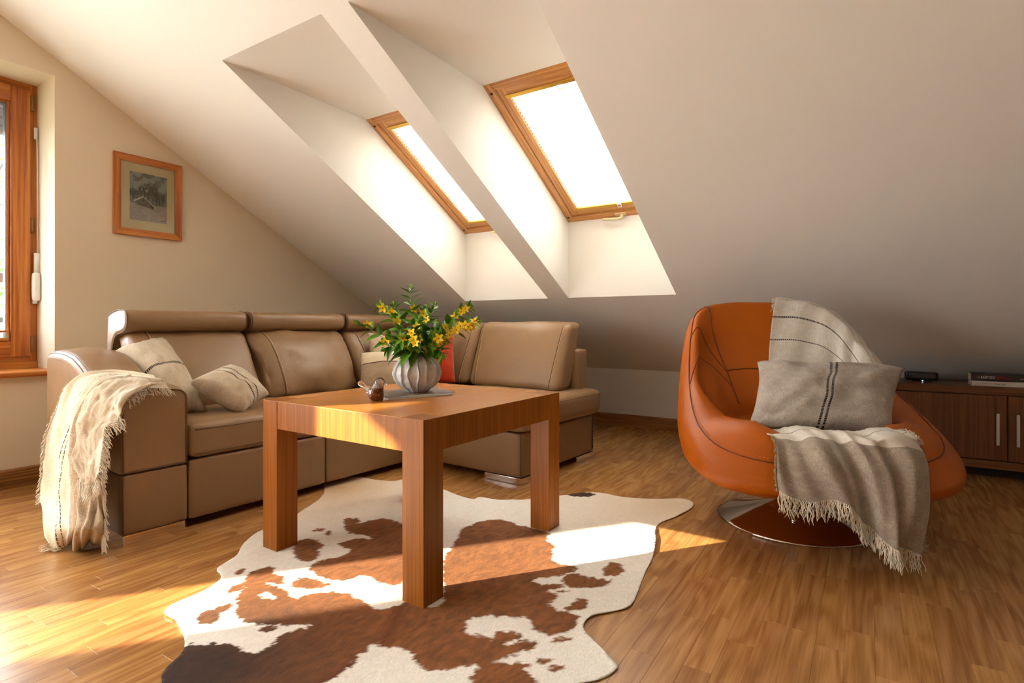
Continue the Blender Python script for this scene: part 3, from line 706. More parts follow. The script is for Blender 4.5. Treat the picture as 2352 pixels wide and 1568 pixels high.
# ================================================================== ARMCHAIR
CHC = W((1823 - CX) / FPX * 2.49, 2.49); CHX, CHY = CHC
fv = W(-.15, -.99); rv = W(.99, -.15)                 # chair facing direction / its side direction in plan
def CH(R, F_, U): return Vector((CHX + rv[0] * R + fv[0] * F_, CHY + rv[1] * R + fv[1] * F_, U))
chair = empty('swivel_armchair', (CHX, CHY, 0), 0, 'orange leather swivel tub armchair on a polished round foot', 'armchair')
RIM = [(0, 0, .47, .295), (30, .27, .455, .300), (52, .45, .36, .328), (72, .54, .20, .380), (95, .555, .01, .455), (118, .515, -.19, .570), (138, .455, -.33, .730), (153, .365, -.425, .880), (166, .215, -.47, .952), (180, 0, -.48, .965)]
LEFT = [(0, 0, .47, .295), (30, -.26, .455, .300), (52, -.41, .36, .330), (72, -.475, .20, .390), (95, -.485, .01, .475), (118, -.46, -.19, .60), (138, -.425, -.33, .790), (153, -.372, -.42, .918), (166, -.225, -.47, .962), (180, 0, -.48, .965)]
full = [Vector(q) for q in RIM] if False else None
def rim(ph):
    ph = ph % 360; L = RIM if ph <= 180 else LEFT; a = ph if ph <= 180 else 360 - ph
    A = [q[0] for q in L]; i = max(j for j in range(len(L)) if A[j] <= a + 1e-9); i = min(i, len(L) - 2); f = (a - A[i]) / (A[i + 1] - A[i])
    mir = lambda q: Vector((-q[1], q[2], q[3])); g_ = lambda k: Vector(L[k][1:]) if 0 <= k < len(L) else (mir(L[1]) if k < 0 else mir(L[-2]))
    a_, b_, c_, d_ = g_(i - 1), g_(i), g_(i + 1), g_(i + 2)
    return .5 * ((2 * b_) + (c_ - a_) * f + (2 * a_ - 5 * b_ + 4 * c_ - d_) * f * f + (3 * b_ - a_ - 3 * c_ + d_) * f ** 3)
SEATZ = .415
def prof(ph):
    r = rim(ph); h = Vector((r.x, r.y, 0)); L = h.length; hn = h.normalized(); z = r.z
    back = max(0., min(1., (z - .36) / .6)); q = lambda d, zz: Vector((hn.x * d, hn.y * d, zz)); arm = max(0., min(1., 1.25 - back * 3.2)) * max(0., min(1., (abs((ph + 180) % 360 - 180) - 12) / 30))
    lz = lambda t: .195 + (z - .195) * t
    return [q(.02, .200), q(L * .45, .192), q(L * .80, lz(.10)), q(L * (1.0 - .02 * back), lz(.42)), q(L * (1.04 - .01 * back), lz(.72)), q(L * 1.012, lz(.95)),      # outside 0..5
            q(L * .985 - .012, z + .022), q(L - .07 - .035 * arm, z + .035 - .01 * back + .030 * arm + max(0, .41 - z) * .75), q(L - .105 - .01 * back - .075 * arm, lz(.80) + .05 * (1 - back) + .065 * arm + max(0, .41 - z) * .9),                                   # rim 6..8
            q((L - .12) * (.93 - .10 * back - .10 * arm), SEATZ + max(0, (z - SEATZ)) * .42 + .012 * arm), q((L - .12) * (.84 - .17 * back), SEATZ + .035 * back + max(0, z - SEATZ) * .08), q(L * .45, SEATZ + .004), q(.01, SEATZ + .012)]
_pc = {}
def S(ph, v):
    k = round(ph, 3)
    if k not in _pc: _pc[k] = prof(ph)
    return cr(_pc[k], v)
def CHW(p): return CH(p.x, p.y, p.z)
NPH = 108
def patch(name, v0, v1, nv, pa=0, pb=360, mat=ORA, wr=.004, seed=0, npf=None):
    npf = npf or max(6, int(NPH * (pb - pa) / 360)); wrap = (pb - pa) >= 360; V = []; cnt = npf if wrap else npf + 1
    for j in range(nv + 1):
        v = v0 + (v1 - v0) * j / nv
        for i in range(cnt):
            ph = pa + (pb - pa) * i / npf; p = S(ph, v); e = min(1, 6 * min(j / nv, 1 - j / nv))
            w = wr * float(fbm(p.x * 9 + seed, p.y * 9, p.z * 9, 3)) * e; n_ = Vector((p.x, p.y, 0)).normalized(); V.append(CHW(p + n_ * w))
    return mk(name, V, [f[::-1] for f in grid_faces(cnt, nv + 1, wrap)], mat, chair, True)
patch('outer_shell', 0, 6.35, 40)
V = [CHW(S(p_, 0) + Vector((0, 0, .001))) for p_ in range(0, 360, 20)]
patch('seat_pad', 10.0, 12, 14)
def vcut(ph): return 10.0
patch('arm_pad', 6.35, 10.0, 24, 18, 112, seed=3); patch('arm_pad', 6.35, 10.0, 24, 248, 342, seed=5)
patch('side_panel', 6.35, 10.0, 24, 112, 157, seed=7); patch('side_panel', 6.35, 10.0, 24, 203, 248, seed=9)
patch('backrest', 6.35, 8.9, 20, 157, 203, seed=11); patch('lumbar_panel', 8.9, 10.0, 10, 157, 203, seed=13); patch('front_pad', 6.35, 10.0, 20, -18, 18, seed=15)
def seam(fn, n=60, r=.0032, closed=False, mat=ORASEAM, off=.0015):
    pts = []
    for i in range(n):
        ph, v = fn(i / (n - 1 if not closed else n)); p = S(ph, v); q = S(ph + 1.5, v) - S(ph - 1.5, v); t = S(ph, min(12, v + .05)) - S(ph, max(0, v - .05))
        nr_ = q.cross(t); nr_ = nr_.normalized() if nr_.length > 1e-9 else Vector((0, 0, 1)); pts.append(CHW(p + nr_ * off * (1 if nr_.z > -.2 else -1)))
    return tube('seam', pts, r, mat, chair, 6, closed, local=False)
seam(lambda t: (360 * t, 6.35), 160, .003, True)
for ph in (157, 203, 18, 342): seam(lambda t, ph=ph: (ph, 6.4 + 3.6 * t), 50, .0032)
for sg in (1, -1):
    seam(lambda t: (180 - sg * (68 - 45 * t), 6.4 + 3.0 * t ** 1.3), 40, .0022)
    seam(lambda t: (180 - sg * (42 - 19 * t), 6.4 + 2.6 * t ** 1.2), 40, .0022)
seam(lambda t: (157 + 46 * t, 8.9), 40, .0035)
# stitches on the front arm seam
st = []
for k in range(46):
    for sg in (1, -1):
        ph = (22 + 80 * k / 46) * sg; a, b = CHW(S(ph, 6.45)), CHW(S(ph + .55 * sg, 6.45)); st.append(tube_mesh([a, b], .0022, 5))
v, f = join(st); mk('stitching', v, f, m_plain('orange_thread', srgb(216, 120, 40), .7), chair, True)['kind'] = 'stuff'
base = mk('round_foot', *lathe_mesh([(.0, 0), (.316, 0), (.3225, .003), (.3235, .008), (.319, .013), (.30, .018), (.26, .027), (.20, .045), (.14, .066), (.09, .088), (.055, .112), (.042, .135), (.001, .135)], 96), CHROMED, chair, True, local=True)
mk('column', *lathe_mesh([(.001, .13), (.034, .13), (.034, .20), (.05, .203), (.05, .21), (.001, .21)], 32), CHROME, chair, True, local=True)
d = Vector((0 - CHX, 0 - CHY, 0)).normalized(); pbv = d * .175 + Vector((0, 0, .052)); nb = (d * .3 + Vector((0, 0, 1))).normalized()
tube('foot_bolt', [pbv, pbv + nb * .010], .011, CHROME, base, 6)

# ================================================================== LUMBAR PILLOW ON THE CHAIR
pillow4('lumbar_pillow', [P(1712, 996, 2.30), P(2054, 994, 2.20), P(2078, 846, 2.44), P(1740, 830, 2.54)], .22, M3, 'long linen pillow with twin dark stripes on the orange armchair', seed=21, pinch=.075, wr=.03, n=40)

# ================================================================== BLANKETS
CW1, CW2, TP1, TP2 = srgb(238, 232, 222), srgb(218, 210, 198), srgb(194, 182, 166), srgb(138, 124, 110)
STT = srgb(70, 58, 48)
def taupe_where(lo, k, soft=.004):
    """cream near v=0, taupe beyond v = lo + k*u"""
    def ex(t, co, col, f):
        sp = t.n('ShaderNodeSeparateXYZ', {'Vector': co}); a = t.math('MULTIPLY', (sp, 0), k); b = t.math('ADD', t_out(a), lo); g_ = t.math('GREATER_THAN', (sp, 1), t_out(b))
        return t.mixc(t_out(g_), col, t.mixc(t_out(f), TP2, TP1))
    return ex
BLK1 = m_fabric('throw_cream_taupe', CW1, CW2, 420, [(1, .10, .003, STT, 110)], extra=taupe_where(.20, .16))
BLK2 = m_fabric('throw_cream_checked', CW1, srgb(206, 196, 182), 300, [(1, .46, .003, STT, 90), (1, .59, .0045, STT, 90), (1, .72, .003, STT, 90), (1, .38, .003, STT, 90)])
def cloth(ctrl, nu, nv, fold=None):
    """bicubic sheet through ctrl[row][col]"""
    R_, C_ = len(ctrl), len(ctrl[0]); rows = []
    for j in range(nv):
        t = (R_ - 1) * j / (nv - 1); line = [cr([ctrl[r][c] for r in range(R_)], t) for c in range(C_)]
        rows.append([cr(line, (C_ - 1) * i / (nu - 1)) for i in range(nu)])
    if fold:
        out = [[None] * nu for _ in range(nv)]
        for j in range(nv):
            for i in range(nu):
                a = rows[j][min(i + 1, nu - 1)] - rows[j][max(i - 1, 0)]; b = rows[min(j + 1, nv - 1)][i] - rows[max(j - 1, 0)][i]; n_ = a.cross(b)
                n_ = n_.normalized() if n_.length > 1e-9 else Vector((0, 0, 1)); out[j][i] = rows[j][i] + n_ * fold(i / (nu - 1), j / (nv - 1))
        rows = out
    return rows
def cloth_obj(name, rows, mat, parent, thick=.003):
    nv, nu = len(rows), len(rows[0]); V, UV = [], []
    for j in range(nv):
        for i in range(nu): V.append(rows[j][i]); UV.append((i / (nu - 1), j / (nv - 1)))
    o = mk(name, V, grid_faces(nu, nv), mat, parent, True, UV)
    m = o.modifiers.new('thickness', 'SOLIDIFY'); m.thickness = thick; m.offset = 0; return o
def fringe(name, edge, out, length, mat, parent, per=1.0, r=.0015, seed=1, droop=.5, clump=3):
    rg = random.Random(seed); parts = []
    pts = [Vector(p) for p in edge]; acc = [0]
    for i in range(1, len(pts)): acc.append(acc[-1] + (pts[i] - pts[i - 1]).length)
    n = int(acc[-1] / .0045 * per)
    for k in range(n):
        s = acc[-1] * (k + .5) / n; i = max(j for j in range(len(acc)) if acc[j] <= s); i = min(i, len(pts) - 2); f = (s - acc[i]) / max(1e-6, acc[i + 1] - acc[i])
        p = pts[i].lerp(pts[i + 1], f); o_ = out(s / acc[-1]) if callable(out) else Vector(out); tdir = (pts[i + 1] - pts[i]).normalized()
        cl = math.sin(k * 2.1) * .008 + math.sin(k * .9) * .010; L = length * rg.uniform(.7, 1.15); wb, wp = rg.uniform(.002, .005), rg.uniform(0, 6)
        q = [p]; d = o_.normalized(); side = d.cross(tdir).normalized()
        for s_ in range(1, 8):
            u = s_ / 7; q.append(p + d * L * u * (1 - droop * .2 * u) + Vector((0, 0, -1)) * L * droop * u * u * .4 + tdir * (cl * u + wb * math.sin(u * 9 + wp)) + side * (wb * math.cos(u * 8 + wp) * u + .006 * math.sin(k * 1.7) * u))
        for w in q: w.z = max(w.z, .0045)
        parts.append(tube_mesh(q, [r] * 7 + [r * .5], 4))
    v, f = join(parts); o = mk(name, v, f, mat, parent, True); o['kind'] = 'stuff'; return o
FRC = m_plain('fringe_cotton', srgb(228, 216, 196), .9); FRT = m_plain('fringe_taupe', srgb(170, 148, 120), .9)

# --- on the armchair: one throw, from over the back across the seat to the floor
cb = empty('throw_blanket', tuple(P(2090, 1290, 2.05).xy) + (0,), 0, 'cream and taupe fringed throw draped over the orange armchair', 'blanket')
cols = [[(1742, 990, 2.30), (1772, 1000, 2.14), (1783, 1020, 2.055), (1784, 1052, 2.015), (1785, 1088, 2.01), (1786, 1108, 2.01), (1787, 1124, 2.01)],
        [(1800, 985, 2.30), (1830, 1003, 2.12), (1838, 1028, 2.03), (1842, 1065, 1.995), (1845, 1100, 1.99), (1848, 1130, 1.99), (1850, 1150, 1.99)],
        [(1852, 979, 2.28), (1885, 994, 2.09), (1905, 1022, 2.00), (1925, 1068, 1.965), (1935, 1108, 1.965), (1938, 1134, 1.965), (1940, 1154, 1.965)],
        [(1905, 985, 2.30), (1935, 1000, 2.10), (1960, 1030, 2.01), (1980, 1080, 1.975), (1990, 1130, 1.975), (1990, 1178, 1.98), (1985, 1203, 1.985)],
        [(1960, 990, 2.30), (1995, 1003, 2.10), (2020, 1030, 2.0), (2045, 1090, 1.965), (2050, 1160, 1.965), (2045, 1212, 1.97), (2040, 1247, 1.98)],
        [(2010, 985, 2.30), (2050, 998, 2.12), (2080, 1030, 2.02), (2095, 1090, 1.985), (2085, 1170, 1.985), (2070, 1223, 1.99), (2060, 1256, 1.995)],
        [(2055, 985, 2.30), (2105, 1000, 2.14), (2135, 1042, 2.06), (2134, 1100, 2.03), (2120, 1180, 2.03), (2102, 1235, 2.03), (2092, 1262, 2.03)]]
PULL = [.10, .09, .08, .085, .085, .085, .085]; PC = [.3, .5, .7, .9, 1.2, 1.3, 1.2]
ctrl = [[P(cols[c][r][0], cols[c][r][1], cols[c][r][2] - PULL[r] * PC[c] - (.06 if c > 3 and r < 2 else 0)) for c in range(7)] for r in range(7)]
def fold1(u, v):
    w = min(1, v * 2.2); return w * (.024 * math.sin(u * 21 - v * 4.0 + .8 * math.sin(v * 3)) * (.25 + u) * (1.15 - .3 * v) + .008 * math.sin(u * 47 + 1 - v * 6) + .010 * float(fbm(u * 5, v * 4, 2.2)) ) + (1 - w) * .02 * float(fbm(u * 8, v * 6, 7.7))
rows = cloth(ctrl, 110, 110, fold1); cloth_obj('front_drape', rows, BLK1, cb)
dn = Vector((0, 0, -1)) + Vector((fv[0], fv[1], 0)) * .12
fringe('fringe', rows[-1], dn, .066, FRC, cb, 1.25, seed=2, droop=.4)
fringe('fringe', rows[-1], dn, .060, FRC, cb, .8, seed=22, droop=.4, r=.0014)
fringe('side_fringe', [rows[j][-1] for j in range(30, 109)], Vector((rv[0], rv[1], -.3)), .016, FRT, cb, 1.2, seed=3)
fringe('side_fringe', [rows[j][0] for j in range(20, 109)], Vector((-rv[0], -rv[1], -.2)), .010, FRT, cb, 1.2, seed=4)
fringe('side_fringe', [rows[j][-1] for j in range(2, 30)], Vector((rv[0], rv[1], .2)), .018, FRC, cb, 1.3, seed=5)
ctrl = []
for v in (4.6, 5.4, 6.0, 6.5, 7.0, 7.6, 8.2, 8.8, 9.4):
    line = []; e = 128 - max(0, v - 7.2) * 12; a0 = 176 + max(0, v - 6.5) * 2.5
    for k in range(7):
        ph = a0 + (e - a0) * k / 6; p = S(ph, v); q = S(ph + 1, v) - S(ph - 1, v); t = S(ph, v + .05) - S(ph, v - .05); n_ = q.cross(t).normalized()
        if v < 6.6 and n_.dot(Vector((p.x, p.y, .3))) < 0: n_ = -n_
        if v >= 6.6 and n_.dot(Vector((-p.x, -p.y, .8))) < 0: n_ = -n_
        line.append(CHW(p + n_ * .022))
    ctrl.append(line)
rows = cloth(ctrl, 80, 110, lambda u, v: .010 * float(fbm(u * 4 + 3, v * 5, 1.0)) + .012 * max(0, 1 - abs(u - .72 + (v - .5) * .25) * 9) + .003 * math.sin(u * 30 + v * 9))
cloth_obj('back_drape', rows, BLK2, cb); fringe('side_fringe', [rows[j][0] for j in range(22, 60)], Vector((-rv[0], -rv[1], -.2)), .016, FRC, cb, 1.3, seed=6)

# --- on the sofa arm
sb = empty('throw_blanket', tuple(onZ(150, 1240, 0).xy) + (0,), 0, 'cream and beige fringed throw hanging over the sofa arm to the floor', 'blanket')
def at(x, y, mode, k): return onZ(x, y, k) if mode == 'z' else (P(x, y, k) if mode == 'd' else onY(x, y, k))
rowsd = [('d', [(352, 866, 2.43), (364, 871, 2.40), (374, 876, 2.37), (382, 882, 2.33), (388, 889, 2.28)]),
         ('d', [(270, 855, 2.46), (285, 861, 2.43), (301, 870, 2.37), (317, 880, 2.32), (334, 891, 2.26)]),
         ('d', [(192, 866, 2.40), (214, 872, 2.35), (238, 883, 2.30), (264, 896, 2.24), (293, 914, 2.17)]),
         ('y', [(150, 905, .985), (176, 918, .978), (206, 929, .975), (237, 941, .975), (274, 962, .978)]),
         ('y', [(127, 985, .962), (155, 995, .945), (186, 1002, .94), (216, 1006, .945), (252, 1012, .955)]),
         ('y', [(117, 1060, .955), (145, 1070, .925), (176, 1080, .915), (207, 1086, .92), (242, 1092, .935)]),
         ('y', [(103, 1133, .945), (138, 1150, .90), (172, 1162, .88), (206, 1166, .885), (240, 1172, .915)]),
         ('y', [(112, 1185, .90), (134, 1206, .85), (166, 1218, .83), (200, 1220, .85), (237, 1226, .90)]),
         ('z', [(114, 1258, .014), (140, 1256, .012), (166, 1252, .012), (200, 1250, .012), (236, 1246, .014)])]
ctrl = [[at(x_, y_, m_, k_) for (x_, y_, k_) in r_] for (m_, r_) in rowsd]
BLK3 = m_fabric('throw_cream_beige', srgb(240, 230, 210), srgb(216, 198, 168), 330, [(0, .30, .004, STT, 50), (0, .33, .003, STT, 50)],
                extra=lambda t, co, col, f: t.mixc(t_out(t.math('GREATER_THAN', (t.n('ShaderNodeSeparateXYZ', {'Vector': co}), 0), .40)), col, t.mixc(t_out(f), srgb(150, 122, 92), srgb(204, 182, 152))))
def fold2(u, v):
    w = min(1, .35 + v); return -w * (.010 * math.sin(u * 19 + v * 2.4) + .007 * math.sin(u * 43 - v * 5 + 2 * math.sin(v * 7)) + .030 * float(fbm(u * 5 + v * 2, v * 4, 4.2)) + .012 * abs(float(fbm(u * 13 - v * 5, v * 7, 1.2))))
rows = cloth(ctrl, 90, 150, fold2)
for r_ in rows:
    for p in r_: p.z = max(p.z, .006)
cloth_obj('hanging_drape', rows, BLK3, sb)
# folded-over fringed end lying on the outside of the drape
ctrl2 = [[at(x_, y_, m_, k_) for (x_, y_, k_) in r_] for (m_, r_) in
         [('d', [(300, 866, 2.35), (322, 870, 2.31), (344, 878, 2.26), (362, 890, 2.22)]), ('d', [(236, 876, 2.29), (258, 886, 2.25), (280, 901, 2.19), (297, 920, 2.14)]),
          ('y', [(196, 925, .955), (220, 940, .95), (246, 955, .952), (272, 968, .958)]), ('y', [(178, 985, .925), (198, 1000, .92), (220, 1000, .922), (244, 985, .93)]),
          ('y', [(180, 1040, .905), (198, 1062, .90), (218, 1062, .90), (240, 1046, .91)]), ('y', [(186, 1090, .89), (200, 1110, .88), (216, 1112, .88), (236, 1098, .89)])]]
BLK4 = m_fabric('throw_beige_end', srgb(220, 204, 180), srgb(172, 148, 120), 300, [(0, .85, .06, srgb(226, 214, 196), 0)])
rw2 = cloth(ctrl2, 50, 90, lambda u, v: .008 * math.sin(u * 12 + v * 4) + .026 * float(fbm(u * 5 + v, v * 6, 9.2)) + .012 * abs(float(fbm(u * 11, v * 9, 2.2))) - .014)
cloth_obj('folded_end', rw2, BLK4, sb)
rt = Vector((CS, SN, 0))
fringe('fringe', [rw2[j][-1] for j in range(30, 90)], rt * .9 + Vector((0, -.1, -.75)), .045, FRC, sb, 1.4, seed=11, r=.0013)
fringe('fringe', rw2[-1], Vector((.25, -.15, -1)), .055, FRC, sb, 1.6, seed=12, r=.0013)
fringe('fringe', [rows[j][-1] for j in range(0, 40)], rt * .8 + Vector((0, -.15, -.5)), .045, FRC, sb, 1.4, seed=13, r=.0013)
fringe('fringe', [rows[j][-1] for j in range(70, 148)], rt * .6 + Vector((0, -.25, -.6)), .035, FRC, sb, 1.2, seed=14, r=.0012)
fringe('fringe', [rows[-1][i] for i in range(0, 35)], Vector((-.5, -.8, -.2)), .035, FRC, sb, 1.2, seed=15, r=.0013)
fringe('side_fringe', [rows[j][0] for j in range(45, 120)], -rt * .7 + Vector((0, -.1, -.6)), .022, FRC, sb, 1.2, seed=16)

# ================================================================== COWHIDE
def zp(x, y): return onZ(350 + x / 1.8092, 1060 + y / 1.8092, 0).xy
OUT = [(50, 635), (90, 600), (200, 550), (262, 512), (283, 490), (282, 468), (268, 450), (300, 425), (350, 392), (378, 345), (430, 300), (480, 278), (580, 235), (640, 195), (690, 160), (714, 125), (712, 92), (740, 74), (850, 66),
       (930, 78), (1000, 86), (1060, 78), (1130, 92), (1210, 118), (1270, 142), (1330, 158), (1362, 150), (1430, 160), (1500, 161), (1560, 160), (1640, 152), (1740, 138), (1840, 134), (1960, 150), (2100, 160), (2200, 160), (2245, 175), (2242, 195),
       (2180, 230), (2110, 258), (2090, 290), (2092, 330), (2080, 400), (2050, 460), (2022, 530), (2000, 585), (1970, 613), (1900, 630), (1830, 645), (1797, 675), (1792, 705), (1822, 742), (1880, 800), (1926, 846), (1930, 866), (1870, 905), (1780, 925),
       (1600, 960), (1300, 985), (1000, 1010), (700, 1030), (420, 1020), (180, 985), (60, 945), (38, 910), (48, 876), (72, 848), (112, 810), (132, 778), (133, 740), (118, 698), (88, 662)]
BR = [[(795, 245), (830, 236), (850, 260), (900, 248), (960, 240), (1030, 255), (1080, 290), (1100, 380), (1090, 450), (1030, 515), (960, 512), (905, 490), (870, 478), (800, 498), (740, 495), (690, 480), (655, 455), (668, 430), (740, 405), (800, 390), (818, 370), (785, 356), (780, 340), (830, 325), (912, 322), (870, 308), (815, 300), (800, 275)],
      [(585, 375), (600, 335), (650, 323), (680, 330), (720, 348), (697, 362), (690, 400), (655, 420), (600, 412)],
      [(1262, 335), (1280, 290), (1330, 265), (1400, 245), (1480, 250), (1520, 268), (1570, 278), (1650, 300), (1640, 332), (1672, 350), (1660, 400), (1684, 425), (1740, 435), (1772, 455), (1690, 478), (1600, 492), (1585, 503), (1640, 522), (1640, 545), (1692, 562), (1650, 600), (1700, 625), (1766, 642), (1764, 682), (1730, 712), (1650, 727), (1600, 712), (1572, 690), (1562, 656), (1440, 650), (1360, 645), (1312, 665), (1298, 700), (1322, 720), (1430, 745), (1522, 790), (1500, 812), (1430, 832), (1400, 850), (1300, 857), (1170, 876), (1110, 855), (1060, 800), (1020, 780), (950, 776), (918, 760), (870, 800), (830, 850), (790, 890), (720, 935), (690, 1040), (20, 1040), (20, 900), (60, 830), (110, 775), (200, 766), (310, 764), (370, 783), (400, 802), (450, 795), (510, 755), (560, 715), (662, 690), (620, 684), (520, 684), (400, 680), (348, 652), (345, 600), (355, 550), (400, 520), (440, 502), (500, 518), (560, 540), (600, 572), (680, 550), (780, 545), (850, 570), (900, 600), (935, 622), (1000, 605), (1060, 590), (1205, 600), (1205, 420)],
      [(575, 515), (600, 492), (640, 484), (720, 504), (726, 526), (650, 531), (600, 527)],
      [(388, 492), (402, 465), (450, 450), (500, 440), (512, 470), (556, 490), (540, 516), (470, 506), (420, 512), (330, 551), (308, 546), (330, 520), (390, 505)],
      [(338, 467), (372, 445), (382, 460), (352, 477)], [(176, 662), (228, 625), (325, 588), (332, 610), (282, 640), (272, 672), (200, 684)], [(443, 702), (490, 687), (522, 695), (490, 714), (450, 712)],
      [(660, 291), (690, 281), (716, 284), (700, 293)], [(715, 300), (735, 290), (750, 298), (735, 310), (718, 308)], [(836, 242), (852, 236), (858, 252), (842, 258)],
      [(1705, 492), (1770, 478), (1850, 490), (1890, 500), (1870, 520), (1790, 531), (1720, 522)], [(1868, 472), (1902, 424), (1957, 438), (1937, 482), (1900, 476)], [(1878, 508), (1906, 494), (1902, 516)], [(1708, 480), (1772, 468), (1770, 484), (1712, 494)],
      [(1608, 518), (1700, 513), (1690, 533), (1620, 531)], [(1680, 541), (1732, 538), (1702, 552)], [(1718, 618), (1760, 580), (1806, 578), (1802, 610), (1750, 627)],
      [(1418, 732), (1440, 710), (1510, 714), (1536, 730), (1500, 751), (1440, 751)], [(1488, 767), (1530, 749), (1592, 755), (1586, 781), (1530, 790)], [(1650, 748), (1700, 735), (1752, 738), (1700, 757)],
      [(1592, 832), (1640, 820), (1662, 830), (1620, 846)], [(1643, 867), (1690, 852), (1717, 860), (1690, 879)], [(1503, 852), (1540, 842), (1577, 855), (1530, 869)], [(1333, 882), (1390, 845), (1470, 840), (1530, 870), (1585, 900), (1592, 990), (1350, 990)]]
DK = [[(1713, 141), (1760, 132), (1842, 137), (1832, 148), (1760, 149)]]
WH = [[(440, 555), (470, 545), (500, 565), (520, 572), (470, 575)]]
def pip(px, py, poly):
    r = np.zeros(px.shape, bool); n = len(poly)
    for i in range(n):
        x1, y1 = poly[i]; x2, y2 = poly[(i + 1) % n]
        if y1 == y2: continue
        c = ((y1 > py) != (y2 > py)) & (px < (x2 - x1) * (py - y1) / (y2 - y1) + x1); r ^= c
    return r
def pdist(px, py, poly):
    d = np.full(px.shape, 1e9)
    for i in range(len(poly)):
        ax, ay = poly[i]; bx, by = poly[(i + 1) % len(poly)]; vx, vy = bx - ax, by - ay; t = np.clip(((px - ax) * vx + (py - ay) * vy) / (vx * vx + vy * vy + 1e-12), 0, 1)
        d = np.minimum(d, np.hypot(px - ax - t * vx, py - ay - t * vy))
    return d
def dense(poly, k=6):
    p = [Vector((q[0], q[1], 0)) for q in poly]; m = len(p); out = []
    for i in range(m):
        a, b, c, d = p[i - 1], p[i], p[(i + 1) % m], p[(i + 2) % m]
        for s in range(k):
            f = s / k; q = .5 * ((2 * b) + (c - a) * f + (2 * a - 5 * b + 4 * c - d) * f * f + (3 * b - a - 3 * c + d) * f ** 3); out.append((q.x, q.y))
    return out
outl = dense([tuple(zp(*q)) for q in OUT]); oa = np.array(outl)
st_ = .0065; gx0, gy0 = oa.min(0) - .01; nx_, ny_ = [int(q) + 2 for q in (oa.max(0) - oa.min(0) + .02) / st_]
GX, GY = np.meshgrid(gx0 + st_ * np.arange(nx_), gy0 + st_ * np.arange(ny_), indexing='ij')
ins = pip(GX, GY, outl); dd = pdist(GX, GY, outl); keepv = ins | (dd < st_ * .6)
cell = keepv[:-1, :-1] & keepv[1:, :-1] & keepv[:-1, 1:] & keepv[1:, 1:]
use = np.zeros_like(keepv); use[:-1, :-1] |= cell; use[1:, :-1] |= cell; use[:-1, 1:] |= cell; use[1:, 1:] |= cell
inner = np.zeros_like(keepv); c4 = np.zeros(keepv.shape, int); c4[:-1, :-1] += cell; c4[1:, :-1] += cell; c4[:-1, 1:] += cell; c4[1:, 1:] += cell
bd = use & (c4 < 4); bi = np.argwhere(bd); X_, Y_ = GX.copy(), GY.copy()
for (i, j) in bi:      # snap the border onto the outline
    k = np.argmin((oa[:, 0] - GX[i, j]) ** 2 + (oa[:, 1] - GY[i, j]) ** 2); X_[i, j], Y_[i, j] = oa[k]
ids = -np.ones(use.shape, int); ids[use] = np.arange(use.sum())
gxu, gyu = X_[use], Y_[use]
nz1, nz2 = fbm(gxu * 60, gyu * 60, 1.0, 3) * .016, fbm(gxu * 60, gyu * 60, 30.0, 3) * .016
nz1 = nz1 + fbm(gxu * 200, gyu * 200, 5.0, 2) * .006; nz2 = nz2 + fbm(gxu * 200, gyu * 200, 15.0, 2) * .006
spine = np.array([zp(1320, 270), zp(1040, 590), zp(950, 770), zp(740, 919)])
bfrac = np.zeros(gxu.shape)
for (ox, oy) in ((0, 0), (.0028, .001), (-.0028, -.001), (.001, -.0028), (-.001, .0028)):
    bb_ = np.zeros(gxu.shape, bool)
    for q in BR: bb_ |= pip(gxu + nz1 + ox, gyu + nz2 + oy, dense([tuple(zp(*p)) for p in q], 3))
    for q in WH: bb_ &= ~pip(gxu + nz1 + ox, gyu + nz2 + oy, [tuple(zp(*p)) for p in q])
    bfrac += bb_ / 5.0
brown = bfrac > .5
dark = np.zeros(gxu.shape, bool)
for q in DK: dark |= pip(gxu + nz1, gyu + nz2, [tuple(zp(*p)) for p in q])
lin = lambda r, g, b: np.array(srgb(r, g, b)[:3])
fur = (fbm(gxu * 90 + fbm(gxu * 7, gyu * 7) * 6, gyu * 35, 2.0, 4) * 1.1)[:, None]
colr = bfrac[:, None] * lin(131, 81, 43) * (1 + .5 * fur) + (1 - bfrac[:, None]) * lin(242, 236, 226) * (1 + .05 * fur)
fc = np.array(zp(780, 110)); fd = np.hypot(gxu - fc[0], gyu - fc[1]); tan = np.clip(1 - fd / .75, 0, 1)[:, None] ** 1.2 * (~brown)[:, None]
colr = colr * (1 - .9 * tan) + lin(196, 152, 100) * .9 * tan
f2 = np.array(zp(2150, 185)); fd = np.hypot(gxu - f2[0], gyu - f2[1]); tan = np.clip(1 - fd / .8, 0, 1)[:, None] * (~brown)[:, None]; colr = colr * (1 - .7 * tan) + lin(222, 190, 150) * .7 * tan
bk = np.array(zp(120, 900)); bdst = np.hypot(gxu - bk[0], gyu - bk[1]); blk = np.clip(1.25 - bdst / .40, 0, 1)[:, None] * brown[:, None]; colr = colr * (1 - .86 * blk) + lin(34, 24, 20) * .86 * blk
sd = np.full(gxu.shape, 9.)
for i in range(1, 3):
    (ax, ay), (bx, by) = spine[i], spine[i + 1]; vx, vy = bx - ax, by - ay; t = np.clip(((gxu - ax) * vx + (gyu - ay) * vy) / (vx * vx + vy * vy), 0, 1); sd = np.minimum(sd, np.hypot(gxu - ax - t * vx, gyu - ay - t * vy))
sp_ = np.clip(1 - sd / .035, 0, 1)[:, None] * brown[:, None]; colr = colr * (1 - .6 * sp_) + lin(92, 38, 14) * .6 * sp_
colr = np.where(dark[:, None], lin(70, 48, 34) * (1 + .4 * fur), colr)
